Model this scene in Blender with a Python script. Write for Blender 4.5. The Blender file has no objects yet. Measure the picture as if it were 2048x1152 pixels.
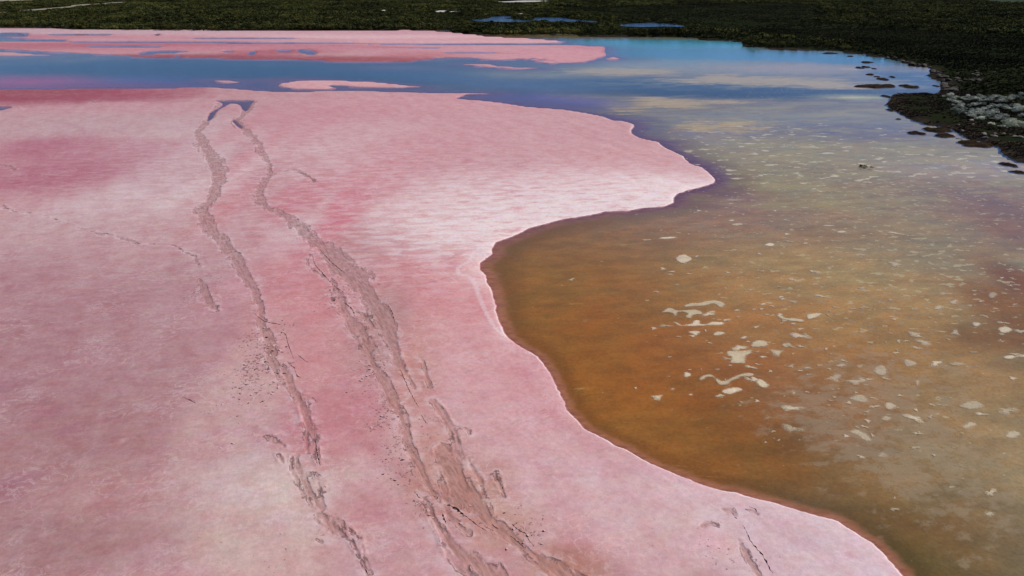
import bpy, bmesh, math, random
import numpy as np
from mathutils import Vector, geometry

# ---------------------------------------------------------------- camera, sky, sun, exposure
SC = bpy.context.scene
COL = SC.collection
CAM_H = 30.0
cam_d = bpy.data.cameras.new('camera')
cam = bpy.data.objects.new('camera', cam_d); COL.objects.link(cam)
cam.location = (0, 0, CAM_H)
cam.rotation_euler = (math.radians(90 - 23.2828), 0, 0)
cam_d.sensor_width = 36.0
cam_d.lens = 36.0 * 1478.0 / 2048.0
cam_d.clip_start = 0.5; cam_d.clip_end = 60000
SC.camera = cam

SUN_EL, SUN_AZ = 46.0, 72.0            # degrees; azimuth clockwise from straight ahead
world = bpy.data.worlds.new('World'); SC.world = world; world.use_nodes = True
wn = world.node_tree.nodes; wl = world.node_tree.links
sky = wn.new('ShaderNodeTexSky'); sky.sky_type = 'NISHITA'; sky.sun_disc = False
sky.sun_elevation = math.radians(SUN_EL); sky.sun_rotation = math.radians(SUN_AZ)
sky.altitude = 800; sky.air_density = 0.5; sky.dust_density = 0.0; sky.ozone_density = 8.5
wl.new(sky.outputs[0], wn['Background'].inputs[0])
wn['Background'].inputs[1].default_value = 0.088
sun_d = bpy.data.lights.new('sun', 'SUN'); sun_d.energy = 4.3; sun_d.angle = math.radians(0.53)
sun_d.color = (1.0, 0.965, 0.91)
sun = bpy.data.objects.new('sun', sun_d); COL.objects.link(sun)
_el, _az = math.radians(SUN_EL), math.radians(SUN_AZ)
sun.rotation_euler = Vector((math.sin(_az)*math.cos(_el), math.cos(_az)*math.cos(_el), math.sin(_el))).to_track_quat('Z', 'Y').to_euler()
sun.location = (0, 0, 80)
SC.view_settings.view_transform = 'Standard'; SC.view_settings.look = 'None'
SC.view_settings.exposure = 0.0; SC.view_settings.gamma = 1.0; SC.view_settings.use_curve_mapping = False

random.seed(7); RNG = np.random.default_rng(7)

# ---------------------------------------------------------------- surveyed ground data
# outlines surveyed on the ground, in metres (x right, y away)
POLY={
 'salt_near':[(-210.9,209.8),(-140.52,207.9),(-126.52,207.9),(-110.99,209.8),(-98.81,208.8),(-93.41,209.8),(-85.7,211.7),(-78.74,209.8),(-71.99,206.1),(-64.11,203.3),(-57.02,202.5),(-50.61,204.2),(-43.91,205.1),(-27.65,202),(-13.96,201.1),(-3.44,199.85),(-11.94,198.14),(-14.3,190.77),(-6.74,187.97),(-1.59,183.91),(3.82,179.16),(11.71,175.44),(15.41,172.13),(20.29,166.44),(21.77,162.26),(24.47,160.52),(25.77,157.71),(25.38,154.45),(24.37,151.83),(23.9,147.31),(24.57,143.96),(26.22,141.65),(27.89,139.99),(27.79,137.66),(28.4,134.04),(29.99,128.17),(29.78,125.6),(30.14,122.18),(31.5,120.47),(31.66,117.04),(31.62,112.51),(30.9,110.45),(28.37,108.17),(25.85,106.25),(24.24,104.65),(23.11,102.21),(22.69,100.1),(21.04,98.43),(17.47,97.33),(15.67,96.23),(12.58,95.89),(10.29,94.21),(6.49,92.61),(4.11,90.54),(2.28,89.01),(0.56,86.35),(-0.73,84.77),(-1.98,83.51),(-2.35,81.44),(-2.3,79.67),(-3.56,76.66),(-3.37,74.67),(-2.78,73.24),(-2.62,71.31),(-2.15,69.46),(-1.75,66.75),(-1.42,63.07),(-0.82,60.12),(-0.27,58.35),(0.85,56.65),(2.18,55.03),(2.86,53.19),(3.32,50.94),(3.69,49.13),(4.14,46.87),(4.76,45.29),(5.25,44.4),(6.25,43.29),(7.11,42.35),(7.86,41.83),(9.13,40.33),(10.19,39.54),(10.9,38.97),(11.42,38.71),(11.91,38.26),(13.03,37.62),(13.98,37.35),(15.28,36.76),(16.27,36.32),(16.82,35.97),(17.48,35.66),(18.4,35.17),(19.32,34.78),(19.64,34.22),(20.12,33.61),(20.66,32.95),(20.83,32.16),(20.98,31.4),(21.11,30.52),(21.16,28.31),(21.29,24.9),(20.43,20.78),(-36.09,20.78)],
 'salt_far_a':[(-452.5,464.8),(-288.3,440.1),(-198.7,428.7),(-113.97,419.6),(-92.85,421.4),(-56.34,425),(-33.19,414.3),(-21.27,394.5),(-10.56,382.2),(15.51,365.2),(26.04,354.6),(19.24,347),(5.78,344.6),(-27.55,344.6),(-76.79,346.3),(-104.51,349.5),(-134.72,352),(-157.95,353.3),(-176.77,354.6),(-204.5,357.2),(-210.1,365.2),(-227.3,366.5),(-242.9,376.4),(-253.4,385.2),(-382.9,391.3)],
 'salt_far_b':[(-366,373.5),(-233.9,354.6),(-203.5,353.3),(-174.94,350.8),(-132.88,347),(-103.09,344.6),(-75.66,341),(-27.09,338.6),(5.68,338.6),(25.37,336),(38.46,332.8),(39.22,321),(35.98,310.5),(36.52,298),(29.46,279.7),(23.69,271.6),(13.31,268.9),(8.3,277.4),(4.64,285.7),(-0.73,282.3),(-6.73,279.7),(-14.6,288.2),(-24.71,288.2),(-31.74,282.3),(-35.01,277.4),(-48.99,272.7),(-61.39,274.3),(-77.36,280.7),(-100.09,283.1),(-125.43,286.5),(-137.77,289.1),(-150.62,296.2),(-175.57,305.6),(-195.55,313.5),(-211,318.6),(-336.3,342.2)],
 'islet_a':[(-270.3,315.5),(-203.3,306.5),(-190.48,301.8),(-174.57,294.4),(-183.58,293.5),(-196.15,295.3),(-257.4,299.9)],
 'islet_b':[(-66.17,214.6),(-66.47,218.6),(-63.55,223.8),(-55.27,224.9),(-49.14,223.8),(-40.15,221.2),(-30.04,215.1),(-23.96,211.2),(-32.45,210.2),(-43.27,211.7),(-47.22,214.6),(-51.52,216.1),(-51.95,213.6),(-48.92,210.7),(-47.3,208.4),(-52.58,207.4),(-59.56,207.9),(-63.79,210.7)],
 'islet_c':[(-87.58,224.3),(-84.83,224.9),(-79.96,222.7),(-79.77,219.6),(-83.38,219.6),(-85.44,221.7)],
 'islet_d':[(-19.46,266.6),(-14.65,267.7),(-8.69,266.6),(-5.09,260.2),(2.69,257.1),(10.46,254.3),(4.3,253),(-0.33,253.3),(-8.42,258),(-14.44,263.7)],
 'islet_e':[(34.5,284),(37.73,289.1),(40.08,285.7),(39.26,282.3),(35.76,280.7)],
 'pool_a':[(-74.2,188.43),(-69.59,189.21),(-64.69,188.43),(-63.26,182.45),(-61.38,173.44),(-63.33,175.44),(-66.05,181.72),(-68.74,183.91),(-68.54,178.88),(-67.96,172.13),(-65.87,164.03),(-65.86,160.81),(-68.97,170.83),(-69.85,179.87),(-71.6,185.39),(-73.64,186.9)],
 'pool_b':[(-61.26,163.43),(-60.2,162.26),(-58.49,158.82),(-55.6,153.39),(-56.22,153.39),(-58.74,157.71),(-60.36,160.52)],
 'pool_c':[(-130.16,180.29),(-122.5,179.58),(-120.35,179.58),(-118.57,177.49),(-119.36,176.12),(-119.02,174.1),(-125.54,173.44)],
 'pool_d':[(-88.74,317.6),(-84.89,318.6),(-78.06,307.5),(-75.69,296.2),(-79.04,298),(-84.84,307.5)],
 'pool_e':[(-104.35,307.5),(-102.99,309.5),(-99.53,299.9),(-102.59,296.2)],
 'pool_f':[(-115.72,311.5),(-113.3,311.5),(-111.04,305.6),(-114.36,306.5)],
 'pool_g':[(-146.67,301.8),(-145.51,310.5),(-134.28,312.5),(-129.84,307.5),(-136.13,302.7),(-141.85,298)],
 'pool_h':[(-182.18,397.6),(-179.63,397.6),(-174.85,386.7),(-178.51,388.2)],
 'pool_i':[(-265.4,404.2),(-251.5,402.5),(-240.5,385.2),(-253.4,385.2)],
 'pool_j':[(-130.64,294.4),(-126.98,297.1),(-124.16,293.5),(-127.24,290.8)],
 'pool_k':[(-166.42,372.9),(-145.48,374.6),(-111.26,372.9),(-81.53,368.4),(-110.13,369),(-141.6,370.7)],
 'pool_l':[(-244.8,395.7),(-222.7,397),(-197.57,392.6),(-219.9,391.9)],
 'pool_m':[(-68.49,327.2),(-47.44,327.9),(-25.96,324),(-46.9,324)],
 'pool_n':[(-28.5,305.6),(-12.71,306.5),(3.12,300.8),(-12.52,301.8)],
 'pool_o':[(-187.18,331.7),(-163.94,332.4),(-147.18,328.3),(-166.05,327.9)],
 'pool_p':[(-98.18,313.5),(-91.65,315.5),(-87.09,311.5),(-91.69,308.5)],
 'pool_q':[(4.82,285.7),(9.41,284),(15.43,275.8),(10.13,278.2)],
}
LAND_EDGE=[(-628.4,512.6),(-430.6,473.7),(-296,452.1),(-232.4,425),(-163.7,416.1),(-113.97,419.6),(-82.74,425),(-37.83,425),(-31.09,407.5),(-10.84,392.9),(23.99,389.2),(58.17,383.7),(78.67,377.8),(98.67,359.8),(103.65,352),(99.97,336),(98.8,324.6),(106.45,319.7),(115.64,317.6),(122.95,312.5),(130.44,310.5),(132.23,298.6),(137.38,288.2),(139.11,279.7),(136.83,263.7),(139.01,256.6),(134.81,245.3),(124.14,230.4),(126.88,225.3),(118.08,207.9),(111.1,198.14),(110.19,200.7),(100.28,198.99),(90.4,182.08),(88.05,172.39),(87.24,165.23),(86.35,158.82),(87.3,156.33),(89.67,152.55),(89.06,148.29),(87.58,142.8),(88.94,141.2),(89.34,136.59),(89.49,134.7),(87.21,131.3),(86.19,127.22),(85.73,123.94),(86.75,123.41),(88.38,116.84),(86.82,96.57),(83.11,77.69)]
ISLETS=[(125.51,271.9,2.04,2.1),(116.1,255.9,1.09,2.2),(119.19,258,1.18,2.01),(119.96,253.8,0.66,1.41),(111.98,238.5,1.09,1.64),(111.78,233.8,0.92,1.11),(111.01,227.8,1.65,2.21),(116.14,232.7,0.84,1.19),(102.54,213.1,5.06,3.11),(111.37,212.6,2.38,2.71),(119.38,213.6,0.6,1.33),(96.71,195.13,0.97,1.65),(88.24,174.77,0.7,1.21),(84.72,163.43,0.49,0.57),(81.05,148.29,1.5,1.58),(86.85,151.31,2.35,2.67),(85.35,145.85,1.78,1.73),(86.9,138.1,3,2.43),(83.45,122.18,1.01,1.39),(81.81,117.17,1.05,1.03),(124.75,302.7,2.35,2.27),(127.99,291.7,0.95,1.13),(104.15,354.6,2.97,2.26)]
STRANDS=[
 [(-72.62,186.14,0.371),(-66.32,165.23,0.775),(-63.41,148.78,1.105),(-57.76,137.23,1.213),(-52.87,129.12,1.324),(-47.68,118.47,1.551),(-45.03,110.74,1.306),(-43,102.59,1.077),(-41.35,95.44,1.145),(-37.62,88.15,1.005),(-34.7,83.51,0.899),(-31.47,78.48,0.795),(-28.83,73.95,0.648),(-26.69,69.85,0.669),(-25.43,66.71,0.594),(-23.86,63.25,0.473),(-22.16,59.57,0.541),(-20.71,56.24,0.602),(-19.64,54.03,0.582),(-18,51.18,0.518),(-16.68,48.91,0.423),(-15.66,46.81,0.371),(-14.93,44.84,0.287),(-14.31,43,0.243),(-13.61,41.55,0.135)],
 [(-15.04,44.84,0.144),(-14.3,44.34,0.142),(-13.62,43,0.087),(-13.13,41.55,0.135),(-12.67,40.17,0.049)],
 [(-14.38,41.15,0.168),(-13.85,39.91,0.263),(-13.03,38.36,0.287),(-12.08,36.67,0.277),(-11.42,35.97,0.152)],
 [(-14.1,39.38,0.13),(-13.39,39.38,0.162),(-12.58,39.28,0.162),(-12.24,38.36,0.159),(-11.69,37.38,0.109)],
 [(-11.56,35.52,0.181),(-10.61,34.65,0.384),(-9.7,33.8,0.319),(-8.96,32.71,0.255),(-8.36,31.62,0.111),(-7.79,30.45,0.067)],
 [(-63.58,186.9,0.621),(-61.35,174.77,1.05),(-59.28,160.52,0.755),(-53.16,148.78,1.005),(-48.18,139.41,0.852),(-44.65,131.06,0.716),(-42.6,126.11,0.432),(-39.35,118.47,0.572),(-37.96,110.74,0.922),(-37.11,104.39,0.948),(-34.67,98.9,0.903),(-30.93,94.34,0.8),(-26.89,89.13,1.142),(-22.8,82.64,1.663),(-19.37,77.69,1.858),(-17.49,73.95,1.781),(-15.11,69.2,1.531),(-13.45,65.52,1.365),(-11.94,62.16,1.213),(-11.22,59.57,0.991),(-10.41,57.16,0.653),(-9.26,53.61,0.413),(-7.54,49.65,0.194)],
 [(-19.44,71.85,0.132),(-17.69,67.94,0.201),(-16.04,64.37,0.384),(-14.44,61.11,0.46),(-12.8,57.16,0.61),(-11.48,54.03,0.666),(-10.32,51.18,0.558),(-9.08,48.2,0.608),(-7.86,44.84,0.502),(-6.93,42.29,0.412),(-5.79,39.12,0.388),(-5.06,37.38,0.313),(-4.53,36.39,0.153)],
 [(-24.16,86.24,0.185),(-22.75,77.69,0.169),(-20.73,73.95,0.189),(-18.32,69.2,0.128)],
 [(-5.95,37.23,0.078),(-5.31,36.2,0.183),(-4.56,34.78,0.237),(-3.55,33.11,0.372),(-2.18,31.44,0.579),(-0.91,30.16,0.589),(0.41,27.83,0.633)],
 [(-4.27,36.11,0.091),(-3.53,34.86,0.148),(-2.58,33.8,0.116)],
 [(-4.56,41.83,0.578),(-3.87,39.38,0.975),(-3.09,37.38,1.25),(-2.09,35.75,0.756),(-1,34.43,0.5),(0.17,32.99,0.371),(1,32.01,0.335),(2.34,30.88,0.816),(3.6,29.64,1.058),(4.96,27.83,1.139)],
 [(-6.12,47.84,0.113),(-4.84,45.16,0.18),(-4.13,43,0.174),(-3.63,40.71,0.233),(-3.36,39.12,0.388)],
 [(-4.45,44.84,0.108),(-3.16,44.21,0.142),(-2.94,43.48,0.07)],
 [(-1.25,38.86,0.257),(-0.75,37.38,0.156),(-0.43,36.67,0.062)],
 [(-38.08,115.26,0.199),(-35.44,118.47,0.408),(-33.87,116.84,0.564),(-30.28,110.74,0.192)],
 [(-32.61,71.85,0.421),(-30.65,67.94,0.754),(-29.16,65.29,0.486),(-28.14,63.69,0.071)],
 [(-36.09,78.96,0.114),(-35.06,76.92,0.279),(-34.14,75.41,0.11)],
 [(-90.03,123.23,0.423),(-85.1,120.81,0.582),(-82.6,119.46,0.411),(-80.47,118.14,0.122)],
 [(-118.96,178.88,0.238),(-116.02,176.8,0.354),(-113.55,175.44,0.117)],
 [(-106.86,188.43,0.125),(-102.02,183.91,0.245),(-98.58,179.58,0.12)],
 [(-17.27,43.35,0.07),(-16.5,42.88,0.208),(-15.99,42.52,0.172),(-15.49,42,0.051)],
 [(-15.83,41.15,0.05),(-15.4,40.71,0.133),(-14.91,40.17,0.049)],
 [(-11.12,33.11,0.143),(-10.81,32.99,0.157)],
 [(10.65,33.93,0.087),(11.47,34.31,0.293),(11.88,34.18,0.205),(12.05,33.93,0.073)],
 [(12.77,35.44,0.15),(13.1,35.21,0.299),(13.3,34.86,0.089)],
 [(14.07,35.66,0.091),(14.3,35.44,0.27),(14.7,35.26,0.12)],
 [(12.95,32.99,0.057),(13.06,32.01,0.363),(13.23,30.88,0.408),(13.36,29.99,0.267)],
 [(-7.7,54.46,0.209),(-7.14,52.37,0.243),(-6.41,50.03,0.156)],
 [(-70.56,97.96,0.069),(-63.59,94.34,0.08),(-55.75,89.73,0.08),(-48.38,85.13,0.122),(-45.92,84.05,0.151),(-42.99,82.64,0.089),(-40.17,82.29,0.074),(-36.2,78.96,0.057)],
 [(2.29,89.53,0.159),(3.59,90.13,0.128)]]
CRACKS=[
 [(13.52,34.26,0.012),(13.57,33.76,0.017),(13.58,32.99,0.029),(13.79,32.28,0.031),(13.95,31.7,0.036),(13.98,31.1,0.033),(14.06,30.52,0.013)],
 [(-13.93,43.84,0.026),(-13.48,42.41,0.028),(-13.04,41.15,0.05),(-12.57,39.91,0.016)],
 [(-20.8,59.37,0.022),(-20.24,58.98,0.027),(-19.29,56.69,0.03),(-18.26,54.46,0.021)],
 [(-17.83,53.03,0.02),(-17.19,51.57,0.04),(-16.87,51.41,0.036)],
 [(-18.68,54.03,0.025),(-18.01,53.11,0.041),(-17.66,52.86,0.031)],
 [(-4.9,36.95,0.023),(-4.69,36.76,0.054),(-4.55,36.53,0.069)],
 [(-3.96,36.07,0.03),(-3.58,35.88,0.053),(-3.32,35.61,0.075),(-2.96,35.26,0.06),(-2.65,34.95,0.03)],
 [(-2.65,34.95,0.022),(-2.18,34.43,0.024),(-1.72,34.01,0.02),(-1.51,33.8,0.015)],
 [(-1.15,34.43,0.018),(-1,34.18,0.037),(-0.79,34.01,0.023)],
 [(0,34.35,0.022),(0.52,33.76,0.038),(0.86,33.47,0.029),(0.94,33.07,0.02),(1.24,32.59,0.014)],
 [(-0.12,33.43,0.023),(0.29,32.99,0.029),(0.68,32.47,0.028)],
 [(-1.09,38.76,0.013),(-0.76,38.21,0.019),(-0.5,37.38,0.019),(-0.37,36.67,0.012)],
 [(-4.2,35.35,0.037),(-4.04,34.86,0.052),(-3.85,34.43,0.029)],
 [(-6.09,37.33,0.016),(-5.74,36.76,0.031),(-5.48,36.67,0.023)],
 [(-9.14,52.78,0.02),(-8.36,50.56,0.032),(-7.76,48.91,0.031),(-6.92,46.94,0.019)],
 [(-6.66,46,0.018),(-6.28,45.16,0.036),(-6.05,44.71,0.018)],
 [(-22.4,80.93,0.029),(-21.35,78.96,0.043),(-19.71,76.16,0.055),(-17.94,73.52,0.027)],
 [(-22.86,79.28,0.029),(-21.81,76.16,0.039),(-20.36,73.52,0.054),(-18.61,70.5,0.039),(-16.93,68.19,0.025)],
 [(-16.45,65.88,0.024),(-15.28,64.14,0.06),(-14.76,62.7,0.023)],
 [(-12.14,65.52,0.024),(-11.27,63.25,0.033),(-10.76,61.11,0.023)],
 [(14.39,35.93,0.021),(14.67,35.66,0.03),(14.74,35.21,0.03)],
 [(13.21,35.39,0.012),(13.27,34.95,0.024),(13.35,34.82,0.015)],
 [(-24.33,63.25,0.024),(-23.01,61.74,0.037),(-22.06,61.21,0.037),(-21.19,60.9,0.023)],
 [(-8.36,31.32,0.027),(-8.07,30.96,0.041),(-7.76,30.45,0.027)],
 [(-15.43,47.35,0.015),(-15.32,48.41,0.027),(-14.71,47.77,0.019)],
 [(-61.33,165.23,0.044),(-60.18,159.39,0.064),(-56.69,152.34,0.051)],
 [(-25.08,48.41,0.019),(-24.37,47.98,0.038),(-23.73,47.49,0.019)],
 [(-37.73,114.64,0.079),(-35.94,115.89,0.056),(-33.46,115.89,0.056),(-30.35,111.03,0.039)],
 [(-18.11,55.16,0.021),(-17.37,54.29,0.029),(-16.83,53.78,0.021)]]
WHITE_LINES=[[(-5.8,73.52,0.215),(-5.82,75.41,0.22),(-4.8,76.92,0.223),(-4.28,80.1,0.202),(-3.33,82.64,0.178)],[(-5.68,73.24,0.214),(-4.16,71.85,0.263),(-3.17,66.71,0.198),(-1.79,61.11,0.161),(-0.62,58.59,0.133)]]
PATCHES=[
 [(16.66,65.64),(17.45,66.3),(18.6,66.52),(19.84,67.07),(20.56,66.97),(20.97,66.08),(20.58,65.29),(19.98,65.42),(19.76,65.99),(18.74,65.55),(17.62,65.42),(16.84,65.2)],
 [(14.29,64.13),(15.03,65.2),(15.64,65.07),(16.01,64.68),(17.67,64.86),(18.31,64.13),(18,63.59),(17.34,63.42),(16.91,62.68),(16.37,63.01),(16.65,63.92),(16.05,64.01),(15.72,63.3),(15.24,63.09),(15.14,63.92),(14.71,64.01)],
 [(18.7,64.26),(19.23,64.6),(19.74,64.34),(19.31,63.84),(18.68,63.84)],
 [(14.95,62.08),(15.43,61.88),(15.61,61.49),(16.21,61.49),(16.73,61.88),(17.21,62.44),(17.61,62.28),(17.64,61.68),(18.6,62.08),(19.65,62.08),(19.8,61.68),(19.44,61.29),(18.38,61.17),(16.99,61.1),(15.6,61.02),(15.29,61.17)],
 [(19.7,62.6),(20.53,62.77),(20.56,62.44),(19.82,62.08)],
 [(15.79,59.95),(16.37,60.25),(17.1,60.14),(17.01,59.57),(16.52,59.05),(16.27,59.27),(16.06,59.65)],
 [(18.03,59.57),(18.62,60.1),(19.32,59.87),(19.27,59.5),(18.46,59.13),(18.06,59.2)],
 [(18.35,56.19),(18.66,56.46),(19.44,56.36),(20.11,56.46),(20.69,56.26),(20.44,55.69),(19.9,55.19),(19.53,54.21),(19.08,53.99),(18.32,54.06),(18.1,54.38),(18.43,55.02),(18.25,55.52)],
 [(20.77,57.22),(21.26,58.18),(21.99,58.4),(22.56,58.11),(22.5,57.4),(22.06,57.05),(21.2,56.88)],
 [(23.5,57.47),(23.98,57.93),(24.53,57.86),(24.46,57.33),(23.87,56.88),(23.51,57.12)],
 [(14.93,51.6),(15.4,52.2),(16.04,52.35),(16.42,52.05),(16.64,51.45),(16.99,51.36),(17.96,52.2),(19.15,52.65),(19.67,52.35),(19.33,51.96),(18.44,51.75),(17.68,51.16),(16.93,50.58),(16.34,50.58),(16.12,51.16),(16.04,51.75),(15.56,51.6),(15.08,51.16)],
 [(16.27,49.73),(16.83,50.21),(17.76,50.38),(18.09,50.01),(17.83,49.6),(17.17,49.32),(16.84,49.18),(16.3,49.32)],
 [(19.34,51.16),(19.75,51.6),(20.09,51.51),(20.41,50.87),(20.28,50.38),(19.87,50.1),(19.39,50.44)],
 [(13.7,52.05),(14.16,52.74),(14.59,52.5),(14.44,51.96),(14,51.66)],
 [(24.98,63.51),(25.51,64.01),(25.85,63.71),(25.82,63.09),(26.58,63.01),(27.45,62.48),(27.17,61.96),(26.26,62.08),(25.22,62.6)],
 [(27.91,63.51),(28.51,63.92),(29.3,64.13),(29.67,63.71),(28.99,63.09),(28.16,62.52),(27.66,62.68)],
 [(25.69,61.68),(26.22,61.96),(26.46,61.57),(26,61.33)],
 [(25.97,60.52),(26.52,60.86),(26.78,60.55),(26.21,60.25)],
 [(22.11,61.02),(22.63,61.29),(22.93,61.17),(22.34,60.63)],
 [(20.29,58.83),(20.9,59.2),(21.18,59.02),(20.61,58.47)],
 [(21.44,57.4),(21.79,57.75),(21.43,57.12)],
 [(18.52,78.37),(19.08,79.57),(19.9,79.87),(20.41,79.27),(20.54,78.25),(19.91,77.49),(19.16,76.91),(18.58,77.66)],
 [(20.73,79.08),(21.25,79.69),(21.58,79.27),(21.02,78.67)],
 [(30.03,83.03),(30.98,83.89),(31.55,83.23),(30.98,82.51),(30.34,82.58)],
 [(28.19,92.36),(28.95,92.92),(29.31,92.44),(28.7,91.97)],
 [(28.32,91.04),(29.49,91.35),(30.06,90.81),(29.19,90.28),(28.35,90.28)],
 [(17.8,85.52),(19.27,86.07),(20.47,85.72),(19.33,85.17),(18.19,85.17)],
 [(39.48,90.28),(40.62,90.73),(41.64,90.28),(40.5,89.83)],
 [(40.54,87.84),(41.56,88.35),(42.06,87.84),(41.03,87.34)],
 [(34.81,83.63),(35.4,84.03),(35.68,83.56),(35,83.23)],
 [(26.74,53.74),(27.46,54.18),(27.82,53.74),(27.23,53.42)],
 [(27.81,57.22),(28.13,57.4),(28.26,57.12),(27.92,56.88)],
 [(29.55,53.11),(30.14,53.74),(30.79,53.8),(30.86,52.96),(30.35,52.2),(29.75,52.05),(29.43,52.5)],
 [(32.85,54.7),(33.48,54.86),(33.86,54.06),(33.15,53.58),(32.54,53.58)],
 [(25.68,48.77),(26.5,49.18),(27.16,49.05),(27.23,48.24),(26.66,47.92),(25.95,48.24)],
 [(28.04,47.84),(28.62,48.19),(28.95,47.97),(28.89,47.32),(28.31,46.94),(27.91,47.19)],
 [(32.02,51.16),(32.54,51.45),(32.35,50.73),(31.88,50.44)],
 [(33.53,47.58),(34.6,48.24),(35.39,48.37),(35.56,47.45),(34.45,46.99),(33.84,47.14)],
 [(44.28,60.52),(45.19,61.17),(45.71,60.9),(45.68,60.25),(44.81,59.72),(44.16,59.76)],
 [(42.59,61.68),(43.13,62.08),(43.68,61.68),(43.04,61.02),(42.46,60.9)],
 [(48.06,68.36),(48.86,69.07),(49.34,68.59),(48.26,67.43),(47.76,67.52)],
 [(43.11,66.52),(44.03,67.2),(44.34,66.75),(43.55,65.99),(43.05,66.08)],
 [(40.85,65.2),(41.65,65.86),(42.13,65.55),(41.39,64.68),(40.9,64.77)],
 [(35.59,70.03),(36.28,70.53),(36.55,70.03),(35.95,69.55)],
 [(37.25,67.2),(37.82,67.43),(37.94,66.88),(37.35,66.61)],
 [(41.64,55.35),(42.44,55.62),(42.8,55.19),(42.06,54.76),(41.56,54.96)],
 [(36.43,54.21),(37.33,54.44),(37.81,53.9),(37.01,53.58),(36.44,53.8)],
 [(46.1,66.75),(46.65,67.07),(46.93,66.75),(46.2,66.3)],
 [(40.02,79.87),(40.8,80.18),(40.7,79.45),(40.05,79.21)],
 [(12.33,50.01),(12.58,50.21),(12.76,50.01),(12.47,49.79)],
 [(13.6,49.18),(13.87,49.4),(14.05,49.18),(13.78,48.99)],
 [(21.62,49.46),(21.94,49.73),(22.1,49.46),(21.74,49.1)],
 [(26.57,67.2),(27.09,67.66),(27.36,67.34),(26.83,66.88)],
 [(24.27,66.08),(24.8,66.3),(25.06,65.99),(24.52,65.73)],
 [(21.29,64.56),(21.82,64.86),(22.14,64.6),(21.56,64.26)],
 [(23.08,64.86),(23.52,65.11),(23.69,64.77),(23.25,64.51)],
 [(51.89,72.81),(52.45,73.07),(52.52,72.71),(51.94,72.4)],
 [(16.82,74.51),(17.49,74.84),(17.95,74.57),(17.38,74.24)],
 [(20.87,55.29),(21.33,55.49),(21.72,55.22),(21.19,55.02)],
 [(16.61,53.11),(16.97,53.33),(17.21,53.11),(16.87,52.93)],
 [(24.55,41.43),(25.03,41.8),(25.45,41.64),(25.41,41.23),(24.92,41.02),(24.6,41.13)],
 [(26.92,45.99),(27.45,46.36),(27.85,46.06),(27.65,45.63),(27.11,45.47),(26.86,45.73)],
 [(18.33,45.87),(18.74,46.23),(18.98,46.06),(18.72,45.75),(18.35,45.63)],
 [(19.89,43.23),(20.16,43.39),(20.29,43.17),(19.99,42.99)],
 [(20.15,44.35),(20.58,44.63),(20.7,44.24),(20.29,44.01)],
 [(23.88,44.24),(24.48,44.58),(24.98,44.24),(25.2,43.56),(25.21,43.02),(24.65,42.91),(24.3,43.56)],
 [(32.3,44.93),(33.23,45.51),(33.68,45.04),(32.83,44.58),(32.31,44.58)],
 [(34.69,43.79),(35.63,44.47),(36.12,44.01),(35.64,43.45),(34.78,43.3)],
 [(28.39,35.65),(28.98,35.9),(29.23,35.57),(28.59,35.25)]]
PONDS=[[(-25.96,503.8),(-16.3,510.9),(-12.49,539.1),(-3.15,545.1),(-0.74,521.8),(-5.18,510.9),(7.98,498.7),(13.07,485.4),(3.48,477.5),(-11.17,480.6),(-21.79,483.8)],
 [(15.16,521.8),(22.28,529.3),(34.71,525.5),(37.7,503.8),(44.48,493.6),(55.56,477.5),(45,475.9),(36.12,482.2),(20.41,483.8),(13.55,503.8)],
 [(61.53,448.1),(70,462.3),(82.63,471.3),(90.18,462.3),(97.67,445.3),(94.44,434.6),(84.72,438.6),(77.33,434.6),(66.11,436)]]
SALTPANS=[[(-14.6,781.5),(-1.13,798.2),(12.93,815.7),(40.65,806.9),(29.42,785.6),(-1.09,769.4)],
 [(-57.97,598.3),(-55.18,610.7),(-50.13,605.7),(-49.4,588.8),(-54.09,584.1)],
 [(3.49,563.9),(6.6,568.3),(12.02,561.8),(6.45,555.4)],
 [(-101.54,610.7),(-99.84,618.4),(-95.58,610.7),(-97.44,603.2)],
 [(-47.4,595.9),(-41.26,600.8),(-39.97,591.1),(-45.57,588.8)]]
TRACK=[(-385.7,521.8),(-372.8,503.8),(-367.1,563.9),(-369.5,598.3),(-366.6,634.3),(-366.5,656.9),(-362.9,668.8),(-371.3,687.4),(-369.9,713.9),(-368.4,742.5),(-364.7,765.4),(-373.9,781.5),(-383.2,769.4),(-387.1,735.1),(-392.1,720.8),(-390.3,700.4),(-381.2,681.1),(-380.3,651.1),(-379.9,613.3),(-379.9,584.1)]
SANDY=[(-732.9,877.8),(-600.6,717),(-510.6,789.4),(-498.2,801.8),(-493.3,827.9),(-501.9,885.4),(-562.2,925.5)]
FIELD=[(416.7,834.7),(472.9,855.7),(473.9,801.8),(473.6,759.9),(509.3,748.7),(679,727.2),(927,997.7),(550.2,997.7)]
FLAT_GREEN=[(24.72,697.2),(73.69,660.8),(147.88,717),(257.4,759.9),(271.9,697.2),(191.6,487.6),(191.98,444.1),(220.1,391.3),(277.8,337.4),(138.91,162.26),(128.63,189.21),(145.57,237.3),(151.12,271.1),(149.08,296.2),(149.55,332.8),(135.17,352),(117.77,385.2),(107.83,404.2),(98.53,432.4),(97.36,482.8),(70.54,512.6),(57.9,584.3)]
BANK_CLEAR=[(98.51,202.5),(119.57,209.8),(119.41,192.37),(134.21,178.88),(149.8,162.26),(93.62,96.57),(85.75,121.84),(88.62,134.7),(88.85,150.29),(85.24,159.39),(88,178.18)]
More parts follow.
